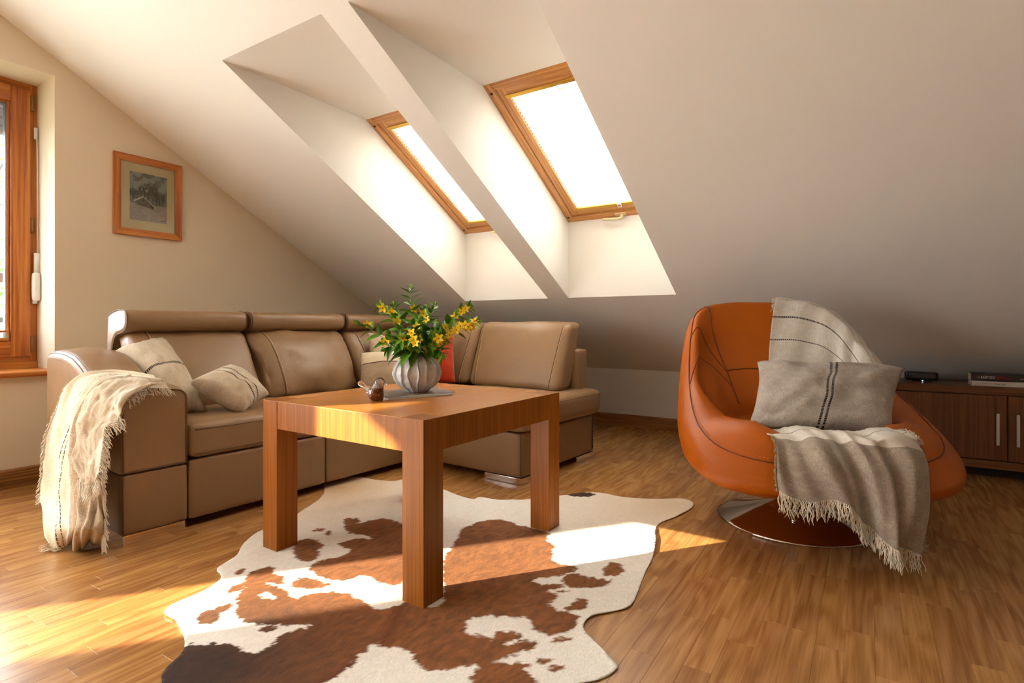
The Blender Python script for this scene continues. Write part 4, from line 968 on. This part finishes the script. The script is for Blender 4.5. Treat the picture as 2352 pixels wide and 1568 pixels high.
zz = .0042 + .0012 * fbm(gxu * 20, gyu * 20, 3.3, 2) + .0045 * np.clip(1 - pdist(gxu, gyu, outl) / .04, 0, 1) * np.clip(fbm(gxu * 5, gyu * 5, 9., 2) * 3, 0, 1)
hidefaces = []
for i, j in np.argwhere(cell): hidefaces.append([ids[i, j], ids[i + 1, j], ids[i + 1, j + 1], ids[i, j + 1]])
tm = m_vcol('cowhide'); geo = tm.n('ShaderNodeNewGeometry'); mp = tm.n('ShaderNodeMapping', {'Vector': (geo, 'Position'), 'Scale': (300, 70, 200), 'Rotation': (0, 0, .6)})
nn_ = tm.n('ShaderNodeTexNoise', {'Vector': (mp, 0), 'Scale': 1.0, 'Detail': 4.0, 'Roughness': .7}); va = tm.t.nodes['Color Attribute'] if 'Color Attribute' in tm.t.nodes else [q for q in tm.t.nodes if q.type == 'VERTEX_COLOR'][0]
hv = tm.n('ShaderNodeMapRange', {'Value': (nn_, 'Fac'), 'To Min': .66, 'To Max': 1.28}); mxv = tm.n('ShaderNodeVectorMath', {0: (va, 'Color'), 1: (hv, 0)}, operation='MULTIPLY')
tm.set(Base_Color=(mxv, 0), Roughness=.8, Sheen_Weight=.03); tm.bump((nn_, 'Fac'), .6, .003)
c0 = (float(gxu.mean()), float(gyu.mean()))
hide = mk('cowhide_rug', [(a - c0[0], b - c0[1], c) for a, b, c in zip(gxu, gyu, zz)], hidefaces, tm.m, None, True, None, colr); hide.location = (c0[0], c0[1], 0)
m = hide.modifiers.new('thickness', 'SOLIDIFY'); m.thickness = .0035; m.offset = -1
tag(hide, 'brown and white cowhide rug spread under the coffee table', 'rug')

# ================================================================== ON THE TABLE
ZTOP = TH + .004
mgA, mgB = onZ(884, 919, ZTOP), onZ(1058, 906, ZTOP); md = (mgB - mgA).normalized(); mp_ = Vector((-md.y, md.x, 0)); LM = .30
def magazine(org, d, w, h, t, z, mat, label, curl=0.0):
    e = empty('magazine', (org.x, org.y, z), math.atan2(d.y, d.x), label, 'magazine', 'magazines under the vase')
    n = 12; rows = [[Vector((h * i / n, w * j / n, t + curl * max(0, i / n - .55) * max(0, j / n - .5) * 3)) for i in range(n + 1)] for j in range(n + 1)]
    V = [p for r in rows for p in r] + [Vector((p.x, p.y, max(0, p.z - .0004))) for r in rows for p in r]; k = (n + 1) ** 2; q = grid_faces(n + 1, n + 1)
    mk('cover', V, q + [[i + k for i in f[::-1]] for f in q], mat, e, True, local=True)
    box('pages', (.002, .002, 0), (h - .002, w - .002, t - .0003), m_plain('paper', srgb(232, 228, 222), .7), e, .0005); return e
tcv = NT('glossy_cover'); tcc = tcv.n('ShaderNodeTexCoord'); nzc = tcv.n('ShaderNodeTexNoise', {'Vector': (tcc, 'Object'), 'Scale': 14.0, 'Detail': 5.0})
rpc = tcv.ramp((nzc, 'Fac'), [(.3, srgb(40, 34, 30)), (.45, srgb(120, 96, 76)), (.55, srgb(70, 62, 58)), (.62, srgb(190, 170, 150)), (.8, srgb(96, 84, 76))]); tcv.set(Base_Color=(rpc, 0), Roughness=.4)
magazine(mgA + md * .012 - mp_ * .004, md, .22, .285, .006, ZTOP, m_plain('white_cover', srgb(226, 226, 228), .3), 'white magazine lying flat on the table, under the printed one')
magazine(mgA + mp_ * .002, (md + mp_ * .03).normalized(), .22, .315, .006, ZTOP + .0065, tcv.m, 'printed magazine with curled corner lying directly under the vase', .010)
VC = onZ(958, 899, ZTOP + .013); VR, VH = .104, .163; ZV = ZTOP + .0128
# vase: ribbed ceramic globe with wavy fins
NR, nth, nz_ = 16, 16 * 18, 70; V = []
def vr(u): return float(np.interp(u, [0, .04, .15, .3, .48, .65, .8, .92, 1.0], [.042, .048, .071, .089, .096, .091, .077, .055, .040]))
def vpt(th_, u, off=0.0):
    w = .05 * math.cos(th_ * NR / 2) * math.sin(u * 9.0 + .4) * math.sin(math.pi * u); c = ((th_ + w) * NR / (2 * math.pi)) % 1.0; k = abs(c - .5) * 2      # 1 at fin
    fin = (k ** 6) * .0125 * math.sin(math.pi * min(1, max(0, u * .92 + .06))) ** .5 - .003; return vr(u) + fin + off
for j in range(nz_ + 1):
    u = j / nz_
    for i in range(nth): th_ = 2 * math.pi * i / nth; r = vpt(th_, u); V.append((r * math.cos(th_), r * math.sin(th_), VH * u))
Fc = grid_faces(nth, nz_ + 1, True); b0 = len(V)
for j in range(21):
    u = 1 - .95 * j / 20
    for i in range(nth): th_ = 2 * math.pi * i / nth; r = max(.004, vpt(th_, u) * (.90 if j else .93) - .003); V.append((r * math.cos(th_), r * math.sin(th_), VH * u - (.0 if j == 0 else .001)))
Fc += [[i + b0 for i in f] for f in grid_faces(nth, 21, True)] + [[nz_ * nth + i, nz_ * nth + (i + 1) % nth, b0 + (i + 1) % nth, b0 + i] for i in range(nth)]
Fc += [list(range(nth))[::-1]]
tv = NT('grey_stoneware'); tcv2 = tv.n('ShaderNodeTexCoord'); nv = tv.n('ShaderNodeTexNoise', {'Vector': (tcv2, 'Object'), 'Scale': 260.0, 'Detail': 3.0}); nv2 = tv.n('ShaderNodeTexNoise', {'Vector': (tcv2, 'Object'), 'Scale': 12.0, 'Detail': 3.0})
rv_ = tv.ramp((nv, 'Fac'), [(.3, srgb(160, 160, 162)), (.6, srgb(196, 196, 198))]); tv.set(Base_Color=tv.mixc((nv2, 'Fac'), (rv_, 0), srgb(204, 202, 202)), Roughness=.7); tv.bump((nv, 'Fac'), .25, .001)
vase = mk('vase', V, Fc, tv.m, None, True); vase.location = (VC.x, VC.y, ZV); tag(vase, 'grey ribbed ceramic globe vase standing on the magazines', 'vase')
# --- flowering stems
LEAFM = NT('leaf_green'); lo_ = LEAFM.n('ShaderNodeObjectInfo'); hs_ = LEAFM.ramp((lo_, 'Random'), [(0, srgb(48, 100, 18)), (.5, srgb(84, 140, 32)), (1, srgb(128, 176, 58))]); LEAFM.set(Base_Color=(hs_, 0), Roughness=.45, Subsurface_Weight=0.0); LEAFM = LEAFM.m
STEM = m_plain('stem_green', srgb(120, 140, 62), .5); PETAL = m_plain('petal_yellow', srgb(255, 222, 36), .5); EYE = m_plain('flower_eye', srgb(196, 112, 16), .6); BUD = m_plain('bud_green', srgb(120, 166, 48), .6)
def leaf_mesh(L=1.0, w=.30):
    V, Fc = [], []; n = 9
    for i in range(n):
        t = i / (n - 1); hw = w * (math.sin(math.pi * t ** .75) ** .9) * (1 - .25 * t) / 2; x_ = L * t; z_ = -.16 * L * t * t
        for s in (-1, -.5, 0, .5, 1): V.append((x_, s * hw, z_ + .35 * hw * abs(s)))
    Fc = grid_faces(5, n); me = bpy.data.meshes.new('leaf'); me.from_pydata(V, [], Fc); me.materials.append(LEAFM); me.polygons.foreach_set('use_smooth', [True] * len(me.polygons)); return me
LEAF = leaf_mesh(1, .34); LEAFW = leaf_mesh(1, .50)
def flower_mesh():
    V, Fc = [], []
    for k in range(5):
        a = 2 * math.pi * k / 5; ca, sa = math.cos(a), math.sin(a); b = len(V)
        for (x_, y_, z_) in ((.12, -.10, .0), (.12, .10, 0), (.45, -.30, .16), (.45, 0, .10), (.45, .30, .16), (.78, -.20, .26), (.78, .20, .26), (1.0, 0, .26)): V.append((ca * x_ - sa * y_, sa * x_ + ca * y_, z_))
        Fc += [[b, b + 3, b + 2], [b, b + 1, b + 3], [b + 1, b + 4, b + 3], [b + 2, b + 3, b + 5], [b + 3, b + 6, b + 5], [b + 3, b + 4, b + 6], [b + 5, b + 6, b + 7]]
    b = len(V)
    for (r, z_) in ((.16, -.06), (.14, .16), (.04, .30)):
        for k in range(6): V.append((r * math.cos(k * 1.0472), r * math.sin(k * 1.0472), z_))
    m_ = []
    for j in range(2):
        for k in range(6): Fc.append([b + j * 6 + k, b + j * 6 + (k + 1) % 6, b + (j + 1) * 6 + (k + 1) % 6, b + (j + 1) * 6 + k]); m_.append(1)
    Fc.append([b + 12 + k for k in range(6)]); m_.append(1)
    me = bpy.data.meshes.new('flower'); me.from_pydata(V, [], Fc); me.materials.append(PETAL); me.materials.append(EYE)
    me.polygons.foreach_set('material_index', [0] * 35 + [1] * len(m_)); return me
FLOW = flower_mesh()
def bud_mesh():
    V, Fc = [], []; rg = random.Random(5)
    for k in range(16):
        a = k * 2.399; el = .25 + 1.2 * k / 16; L = .9 - .35 * k / 16; d = Vector((math.cos(a) * math.cos(el), math.sin(a) * math.cos(el), math.sin(el))); s = d.orthogonal().normalized() * .16; b = len(V); o_ = Vector((0, 0, .5 * k / 16))
        V += [o_, o_ + d * L * .5 + s, o_ + d * L, o_ + d * L * .5 - s]; Fc.append([b, b + 1, b + 2, b + 3])
    me = bpy.data.meshes.new('bud_cluster'); me.from_pydata(V, [], Fc); me.materials.append(BUD); return me
BUDM = bud_mesh()
def orient(d, roll=0.0):
    return Vector(d).to_track_quat('X', 'Z').to_matrix().to_4x4() @ Matrix.Rotation(roll, 4, 'X')
ZD = -SN * VC.x + CS * VC.y; mouth = Vector((VC.x, VC.y, ZV + VH - .004)); frg = random.Random(11)
STEMS = [((822, 742), .00, [(925, 800), (880, 775), (845, 752)], 2, 'stem arching left over the glass bird with few flowers'), ((872, 702), .03, [(935, 790), (908, 745), (888, 712)], 4, 'stem tipped with green buds beside the headrest, yellow flowers below'), ((944, 662), .02, [(952, 780), (948, 730), (943, 690)], 1, 'tallest upright stem with green leafy tip'),
         ((905, 700), .08, [(942, 790), (925, 750), (913, 722)], 3, 'leafy stem leaning left behind the other stems'), ((976, 708), .04, [(958, 785), (966, 750), (972, 725)], 3, 'short upright stem with yellow flowers in the bouquet centre'), ((998, 702), -.02, [(965, 785), (980, 750), (990, 722)], 1, 'upright stem with long pale green leaves'),
         ((1080, 704), .05, [(980, 790), (1020, 755), (1056, 718)], 7, 'stem rising toward the roof window with yellow flowers'), ((1098, 738), .0, [(985, 800), (1030, 770), (1070, 748)], 12, 'right arching stem crowded with yellow flowers'), ((918, 775), -.13, [(945, 810), (930, 795), (920, 782)], 2, 'short stem with tight green bud cluster facing the room'),
         ((960, 800), -.14, [(952, 800), (945, 770), (955, 775)], 9, 'drooping stem with a hanging string of yellow flowers'), ((1012, 775), -.08, [(970, 805), (990, 790), (1004, 780)], 7, 'low stem with a pair of starry yellow flowers'), ((884, 800), -.08, [(935, 808), (912, 795), (895, 795)], 0, 'low drooping leafy stem over the vase shoulder'),
         ((1018, 815), -.06, [(972, 808), (994, 800), (1010, 805)], 0, 'low leafy stem hanging over the vase rim'), ((962, 735), -.06, [(956, 800), (958, 770), (960, 750)], 2, 'broad-leaved stem in the middle of the bouquet')]
for si, (tip, dz, mid, nf, lab) in enumerate(STEMS):
    e = empty('flower_stem', tuple(mouth), 0, lab, 'flower', 'yellow flower stems in the grey vase')
    a = 2 * math.pi * si / len(STEMS); p0 = mouth + Vector((.012 * math.cos(a), .012 * math.sin(a), -.10)); p1 = mouth + Vector((.020 * math.cos(a), .020 * math.sin(a), .0))
    pts = crs([p0, p1] + [P(x_, y_, ZD + dz * (.35 + .3 * i)) for i, (x_, y_) in enumerate(mid)] + [P(tip[0], tip[1], ZD + dz)], 40); loc = [p - mouth for p in pts]
    tube('stem', loc, [.0022 - .0010 * i / 39 for i in range(40)], STEM, e, 6)
    b = bpy.data.objects.new('bud_cluster', BUDM); link(b, e); tdir = (loc[-1] - loc[-4]).normalized(); q = tdir.to_track_quat('Z', 'Y').to_matrix().to_4x4(); b.matrix_basis = Matrix.Translation(loc[-1]) @ q @ Matrix.Scale(.020, 4)
    nodes = [13, 17, 21, 25, 29, 32, 35, 37]
    for ni, k in enumerate(nodes):
        t = (loc[k + 1] - loc[k - 1]).normalized(); o1 = t.orthogonal().normalized(); s1 = t.cross(o1); ang = frg.uniform(0, 3.14)
        for sgn in (0, 1, 2) if ni < 6 else (0, 1):
            an = ang + sgn * (2.1 if ni < 5 else 3.14); dd_ = (o1 * math.cos(an) + s1 * math.sin(an)) * .9 + t * .55; L = (.094 - .0072 * ni) * frg.uniform(.75, 1.12)
            lf = bpy.data.objects.new('leaf', LEAFW if ni < 4 else LEAF); link(lf, e); lf.matrix_basis = Matrix.Translation(loc[k]) @ orient(dd_, frg.uniform(-.5, .5)) @ Matrix.Scale(L, 4)
    for f_ in range(nf):
        k = 17 + int(20 * (f_ + .5) / nf); t = (loc[k + 1] - loc[k - 1]).normalized(); o1 = t.orthogonal().normalized(); s1 = t.cross(o1); an = frg.uniform(0, 6.28)
        out_ = o1 * math.cos(an) + s1 * math.sin(an); tc_ = -Vector((pts[k].x, pts[k].y, pts[k].z - CAMH)).normalized(); dd_ = (out_ * .6 + tc_ * .9 + Vector((0, 0, .2))).normalized()
        fl = bpy.data.objects.new('flower', FLOW); link(fl, e); fl.matrix_basis = Matrix.Translation(loc[k] + out_ * .010 + tc_ * .014) @ dd_.to_track_quat('Z', 'Y').to_matrix().to_4x4() @ Matrix.Rotation(frg.uniform(0, 6), 4, 'Z') @ Matrix.Scale(frg.uniform(.019, .024), 4)
# --- glass bird
BP = onZ(862, 920, ZTOP); bird = empty('glass_bird', (BP.x, BP.y, ZTOP), math.atan2(SN, CS), 'small brown and clear glass bird standing on the coffee table', 'ornament')
sec = [(-.030, .022, .012, .010), (-.022, .026, .020, .018), (-.010, .031, .028, .027), (.004, .037, .031, .033), (.014, .046, .029, .035), (.020, .060, .024, .028), (.020, .073, .020, .020), (.018, .083, .014, .012), (.016, .089, .006, .005)]
def egg(zs):      # body as stacked rings in (x,z) with local y depth; flat foot
    V = []; n = 24; prof_ = [(.006, .0, .020, .018), (.006, .002, .023, .021), (.004, .012, .028, .026), (.002, .024, .031, .029), (.002, .036, .030, .029), (.006, .048, .026, .026), (.012, .058, .022, .022), (.016, .068, .0205, .020), (.018, .078, .019, .018), (.018, .086, .014, .013), (.017, .091, .006, .006)]
    for (xc, z_, rx, ry) in prof_:
        for k in range(n): a = 2 * math.pi * k / n; V.append((xc + rx * math.cos(a), ry * math.sin(a), z_))
    Fc = grid_faces(n, len(prof_), True) + [list(range(n))[::-1], [(len(prof_) - 1) * n + k for k in range(n)]]; return V, Fc
def m_dgl(name, col, rough=.03, ior=1.5):
    t = NT(name); t.set(Base_Color=col, Roughness=rough, Transmission_Weight=1.0, IOR=ior); return t.m
tb = NT('speckled_glass'); tbc = tb.n('ShaderNodeTexCoord'); vb = tb.n('ShaderNodeTexVoronoi', {'Vector': (tbc, 'Object'), 'Scale': 150.0}); lt_ = tb.math('LESS_THAN', (vb, 'Distance'), .22); sz = tb.n('ShaderNodeSeparateXYZ', {'Vector': (tbc, 'Object')})
hz = tb.n('ShaderNodeMapRange', {'Value': (sz, 2), 'From Min': .048, 'From Max': .066}); nb_ = tb.n('ShaderNodeTexNoise', {'Vector': (tbc, 'Object'), 'Scale': 60.0})
cb_ = tb.mixc(t_out(lt_), tb.mixc((nb_, 'Fac'), srgb(30, 14, 6), srgb(120, 62, 24)), srgb(170, 150, 140)); tb.set(Base_Color=tb.mixc((hz, 0), cb_, (.9, .88, .84, 1)), Transmission_Weight=(hz, 0), Roughness=.04, IOR=1.5, Coat_Weight=.6, Coat_Roughness=.03)
mk('body', *egg(0), tb.m, bird, True, local=True)
CLR = m_dgl('clear_glass', (.96, .93, .88, 1))
v, f = tube_mesh(crs([(-.012, 0, .040), (-.026, 0, .046), (-.042, 0, .056), (-.058, 0, .067), (-.066, 0, .072)], 20), [.020 - .014 * min(1, i / 9) + (.004 * math.sin((i - 9) / 10 * 3.14) if i > 9 else 0) for i in range(20)], 12); mk('tail', v, f, CLR, bird, True, local=True)
v, f = tube_mesh([(.034, 0, .068), (.040, 0, .066), (.046, 0, .064)], [.008, .004, .0008], 10); mk('beak', v, f, CLR, bird, True, local=True)

# ================================================================== PICTURE
PW, PHH = .40, .505; pic = empty('framed_picture', (XG, 1.719, 1.703), 0, 'winter barn painting in a pine frame on the gable wall', 'picture')
fr, dp = .042, .022
for (a, b, c, d_) in (((-PW / 2, -PHH / 2), (PW / 2, -PHH / 2), (PW / 2 - fr, -PHH / 2 + fr), (-PW / 2 + fr, -PHH / 2 + fr)), ((PW / 2, PHH / 2), (-PW / 2, PHH / 2), (-PW / 2 + fr, PHH / 2 - fr), (PW / 2 - fr, PHH / 2 - fr)),
                      ((PW / 2, -PHH / 2), (PW / 2, PHH / 2), (PW / 2 - fr, PHH / 2 - fr), (PW / 2 - fr, -PHH / 2 + fr)), ((-PW / 2, PHH / 2), (-PW / 2, -PHH / 2), (-PW / 2 + fr, -PHH / 2 + fr), (-PW / 2 + fr, PHH / 2 - fr))):
    q = [a, b, c, d_]; V = [(.001, y_, z_) for y_, z_ in q] + [(dp if i < 2 else dp - .008, y_, z_) for i, (y_, z_) in enumerate(q)]
    mk('frame', V, [[3, 2, 1, 0], [4, 5, 6, 7]] + [[i, (i + 1) % 4, 4 + (i + 1) % 4, 4 + i] for i in range(4)], PINEY if abs(a[1] - b[1]) < .01 else PINEZ, pic, local=True)
box('mat_board', (.003, -PW / 2 + fr - .003, -PHH / 2 + fr - .003), (.008, PW / 2 - fr + .003, PHH / 2 - fr + .003), m_plain('mat_board', srgb(222, 198, 150), .8), pic, 0)
iw, ih = .218, .305; NX_, NY_ = 200, 280
uu, vv = np.meshgrid(np.linspace(0, 1, NX_), np.linspace(0, 1, NY_), indexing='xy')
hz_ = .36 + .02 * fbm(uu * 6, 0 * uu, 1.); img = np.zeros((NY_, NX_, 3)); cl = fbm(uu * 5, vv * 7, 2., 4)[..., None]
img[:] = lin(122, 118, 104) * (1 + .5 * cl); img = np.where((vv > .62)[..., None] & (cl > .08), lin(156, 158, 146) * (1 + .2 * cl), img)
snow = vv < hz_; img = np.where(snow[..., None], lin(168, 152, 136) * (1 + .35 * fbm(uu * 14, vv * 40, 6., 4)[..., None]), img)
prg = random.Random(4)
def stroke(x0, y0, x1, y1, w, c):
    n = int(max(abs(x1 - x0) * NX_, abs(y1 - y0) * NY_) * 1.6) + 2
    for k in range(n):
        t = k / (n - 1); X = int((x0 + (x1 - x0) * t) * (NX_ - 1)); Y = int((y0 + (y1 - y0) * t) * (NY_ - 1)); r = max(0, int(round(w * (1 - .6 * t))))
        if 0 <= X < NX_ and 0 <= Y < NY_: img[Y:Y + 1 + r // 2, X:X + 1 + r] = c
def tree2(x_, y_, L, a, w, dep):
    x1, y1 = x_ + L * math.cos(a) * 1.3, y_ + L * math.sin(a); stroke(x_, y_, x1, y1, w, lin(66, 56, 48))
    if dep:
        for k in range(3): tree2(x1 - (x1 - x_) * .3 * k, y1 - (y1 - y_) * .3 * k, L * prg.uniform(.55, .8), a + prg.uniform(-.65, .65), w * .6, dep - 1)
for (x_, L) in ((.18, .17), (.30, .15), (.38, .19), (.47, .15), (.60, .20), (.70, .15), (.80, .13), (.90, .10), (.08, .10)): tree2(x_, .37, L, 1.57 + prg.uniform(-.15, .15), 3, 4)
def poly(q, c, nzv=.2):
    global img
    m_ = pip(uu, vv, q); img = np.where(m_[..., None], c * (1 + nzv * fbm(uu * 30, vv * 20, 8., 3)[..., None]), img)
poly([(.14, .36), (.34, .50), (.52, .40), (.66, .33), (.66, .30), (.50, .33), (.20, .34)], lin(112, 98, 78)); poly([(.20, .36), (.50, .35), (.56, .29), (.40, .30), (.18, .33)], lin(98, 82, 64))
poly([(.08, .40), (.34, .52), (.36, .50), (.12, .385)], lin(206, 200, 192), .1); poly([(.34, .52), (.66, .34), (.72, .30), (.66, .31), (.52, .40), (.36, .49)], lin(196, 190, 184), .1)
poly([(.34, .455), (.38, .45), (.38, .41), (.34, .415)], lin(30, 26, 24)); poly([(.54, .36), (.64, .33), (.62, .27), (.55, .29)], lin(58, 48, 40))
for k in range(26): stroke(.82 + .006 * k, .045 + .004 * prg.random(), .822 + .006 * k, .052 + .008 * prg.random(), 1, lin(40, 34, 30))
V = [(.0085, -iw / 2 + iw * a, -ih / 2 + ih * b) for b in np.linspace(0, 1, NY_) for a in np.linspace(0, 1, NX_)]
tp = m_vcol('painted_print', .6); mk('painting', V, grid_faces(NX_, NY_), tp.m, pic, False, None, np.clip(img.reshape(-1, 3), 0, 1), local=True)
v, f = bbox_mesh((.0115, -PW / 2 + fr - .003, -PHH / 2 + fr - .003), (.013, PW / 2 - fr + .003, PHH / 2 - fr + .003), 0); mk('glass', v, f, GLASS, pic, local=True)

# ================================================================== TV CABINET AND WHAT STANDS ON IT
CYF, CH_, CD = 4.13, .531, .40; cabx0, dw = .07, .603
cab = empty('tv_cabinet', (.675, CYF + CD / 2, 0), 0, 'low dark walnut cabinet with bar handles behind the armchair', 'cabinet')
def cbx(name, lo, hi, m, par=None, bev=.0015): return box(name, (lo[0] - .675, lo[1] - CYF - CD / 2, lo[2]), (hi[0] - .675, hi[1] - CYF - CD / 2, hi[2]), m, par or cab, bev)
cx1 = cabx0 + dw * 3 + .03
cbx('cabinet_top', (cabx0 - .02, CYF, .487), (cx1, CYF + CD, CH_), WALX); cbx('bottom_board', (cabx0 - .02, CYF, .062), (cx1, CYF + CD - .02, .106), WALX)
cbx('carcass', (cabx0 - .01, CYF + .03, .106), (cx1 - .01, CYF + CD - .02, .487), WALZ); cbx('plinth', (cabx0 + .1, CYF + .10, 0), (cx1 - .1, CYF + CD - .06, .062), DARK)
for k in range(3):
    a = cabx0 + k * dw + .003; d_ = cbx('door', (a, CYF + .008, .112), (a + dw - .007, CYF + .029, .480), WALZ)
    hx = a + dw - .05 if k != 1 else a + .036
    hb = box('handle', (hx - .006 - .675, -CD / 2 - .022, .203), (hx + .008 - .675, -CD / 2 - .012, .382), ALU, d_, .001)
    for zz_ in (.23, .355): box('handle_post', (hx - .003 - .675, -CD / 2 - .013, zz_), (hx + .005 - .675, -CD / 2 + .009, zz_ + .012), ALU, d_, .001)
# set-top box
sx0 = onY(2080, 868, 4.30); stb = empty('set_top_box', (sx0.x + .08, 4.33, CH_), 0, 'small black set-top box with a lit blue dot on the cabinet', 'media box')
softbox('case', (0, 0, .034), (.085, .055, .026), BLACK, stb, .012, n=10); box('stand', (-.05, -.035, 0), (.05, .035, .009), BLACK, stb, .002)
tl_ = NT('blue_led'); tl_.set(Base_Color=(.3, .6, 1, 1), Emission_Color=(.45, .75, 1, 1), Emission_Strength=3.0); box('indicator_light', (.003, -.0362, .003), (.009, -.0352, .008), tl_.m, stb, 0)
for k in range(5): box('logo_letter', (-.062 + k * .011, -.0553, .036), (-.056 + k * .011, -.0548, .042), m_plain('logo_grey', srgb(70, 70, 72), .5) if k == 0 else bpy.data.materials['logo_grey'], stb, 0)
# books
def book(x0, y0, z, L, D, T, mat, label, texts, title=None):
    e = empty('book', (x0, y0, z), 0, label, 'book')
    box('cover', (0, 0, 0), (L, .003, T), mat, e, .0006); box('cover', (0, 0, T - .0022), (L, D, T), mat, e, .0006); box('cover', (0, 0, 0), (L, D, .0022), mat, e, .0006)
    box('pages', (.003, .003, .0022), (L - .003, D - .003, T - .0022), m_plain('pages', srgb(206, 184, 152), .8), e, 0)
    for (s, size, c, xx, zz_, wf) in texts:
        M = Matrix.Translation((xx, -.0004, zz_)) @ Matrix.Rotation(math.pi / 2, 4, 'X'); text_obj(s, size, c, M, e, wf)
    return e
BW = m_plain('white_book', srgb(206, 198, 190), .5); BB = m_plain('black_book', (.012, .008, .009, 1), .35); TW = m_plain('ink_white', srgb(226, 220, 216), .6); TR_ = m_plain('ink_red', srgb(214, 16, 24), .6); TK = m_plain('ink_black', srgb(40, 32, 26), .7)
b0 = onY(2232, 886, 4.16); bx_ = b0.x
book(bx_, 4.16, CH_, .235, .155, .030, BW, 'white-spined book lying under the black book on the cabinet', [('Sobiesław Zasada', .0085, TK, .042, .012, .050), ('Moje rajdy', .015, TK, .101, .010, .048)])
book(bx_ - .003, 4.158, CH_ + .0305, .25, .15, .040, BB, 'thick black-spined book with white and red title on the cabinet', [('ANNA', .0075, TW, .028, .017, .012), ('KAŃTOCH', .022, TW, .043, .013, .062), ('LATO', .022, TR_, .110, .012, .034), ('UTRACONYCH', .007, TR_, .146, .014, .034), ('MARGINESY', .0055, TW, .214, .015, .034)])

# ================================================================== OUTSIDE
struct(mk('ground', [(-60, -60, -3.2), (XG - .5, -60, -3.2), (XG - .5, 60, -3.2), (-60, 60, -3.2)], [[0, 1, 2, 3]], m_plain('lawn', srgb(112, 118, 96), .9)))
rl = empty('balcony_railing', (-4.62, 1.3, .1), 0, 'balcony railing with brown handrail and dark bars outside the window', 'railing')
ya, yb = -.8, 1.18 + .32; xo = 0
box('handrail', (-.03, ya - 1.3, 1.055), (.03, yb - 1.3, 1.115), RAILW, rl, .004); box('post', (-.02, yb - 1.34, -.1), (.02, yb - 1.30, 1.055), RAILB, rl, .003)
for zz_ in (.30, .55, .80): box('rail_bar', (-.012, ya - 1.3, zz_), (.012, yb - 1.34, zz_ + .035), RAILB, rl, .003)
BARK = m_plain('bark', srgb(46, 42, 40), .9); LEAFO = NT('spring_leaf'); LEAFO.set(Base_Color=srgb(74, 104, 26), Roughness=.6); LEAFO = LEAFO.m
def tree(loc, h, spread, nleaf, lsize, label, seed, dens=4, zlo=.35):
    e = empty('tree', loc, 0, label, 'tree'); rg = random.Random(seed); parts = []; tips = []
    def br(p, d, L, r, k):
        q = [p + d * L * s / 4 + Vector((rg.uniform(-1, 1), rg.uniform(-1, 1), rg.uniform(-.5, .5))) * L * .05 * (s > 0) for s in range(5)]
        parts.append(tube_mesh(q, [r * (1 - .12 * s) for s in range(5)], 6)); tips.extend(q[2:])
        if k:
            for _ in range(dens): nd = (d + Vector((rg.uniform(-1, 1), rg.uniform(-1, 1), rg.uniform(-.35, .75))) * spread).normalized(); br(q[rg.choice((2, 3, 4))], nd, L * rg.uniform(.5, .75), r * .5, k - 1)
    br(Vector((0, 0, 0)), Vector((0, 0, 1)), h * .5, h * .02, 4)
    v, f = join(parts); o_ = mk('trunk_and_branches', v, f, BARK, e, True, local=True)
    V, Fc = [], []
    for k in range(nleaf):
        c = rg.choice(tips) + Vector((rg.gauss(0, 1), rg.gauss(0, 1), rg.gauss(0, 1))) * lsize * 2
        if c.z < h * zlo: continue
        d = Vector((rg.uniform(-1, 1), rg.uniform(-1, 1), rg.uniform(-1, .4))).normalized(); s = d.orthogonal().normalized() * lsize * .4; b = len(V); V += [c, c + d * lsize * .5 + s, c + d * lsize, c + d * lsize * .5 - s]; Fc.append([b, b + 1, b + 2, b + 3])
    o_ = mk('foliage', V, Fc, LEAFO, e, local=True); o_['kind'] = 'stuff'; return e
tree((-8.6, 2.6, -3.2), 8.0, .8, 6000, .06, 'sparse young tree beyond the balcony railing', 3)
tree((-10.5, 3.4, -3.2), 4.6, .9, 12000, .08, 'leafy low tree behind the young tree outside the window', 5)
def sun_block_tree(loc, h, r, n, label):  # unseen tree added to block direct sun from the gable window
    e = empty('sun_block_tree', loc, 0, label, 'tree'); rg = random.Random(8); V, Fc = [], []
    tube('trunk', [(0, 0, 0), (0, 0, h * .5), (0, 0, h * .9)], [.14, .10, .02], BARK, e, 10)
    for k in range(n):
        t = rg.random(); a = rg.uniform(0, 6.283); q = r * math.sin(math.pi * min(1, t * .93 + .07)) ** .6 * (.55 + .45 * rg.random()); c = Vector((q * math.cos(a), q * math.sin(a), h * (.12 + .88 * t)))
        d = Vector((math.cos(a) * .5, math.sin(a) * .5, 1)).normalized(); s = Vector((-math.sin(a), math.cos(a), 0)) * .10; b = len(V); V += [c, c + d * .16 + s, c + d * .34, c + d * .16 - s]; Fc.append([b, b + 1, b + 2, b + 3])
    o_ = mk('foliage', V, Fc, m_plain('sun_block_green', srgb(60, 84, 44), .8), e, local=True); o_['kind'] = 'stuff'
sun_block_tree((-8.48, -4.19, -3.2), 9.5, .85, 16000, 'tall columnar tree added out of view to keep sun off the gable window')
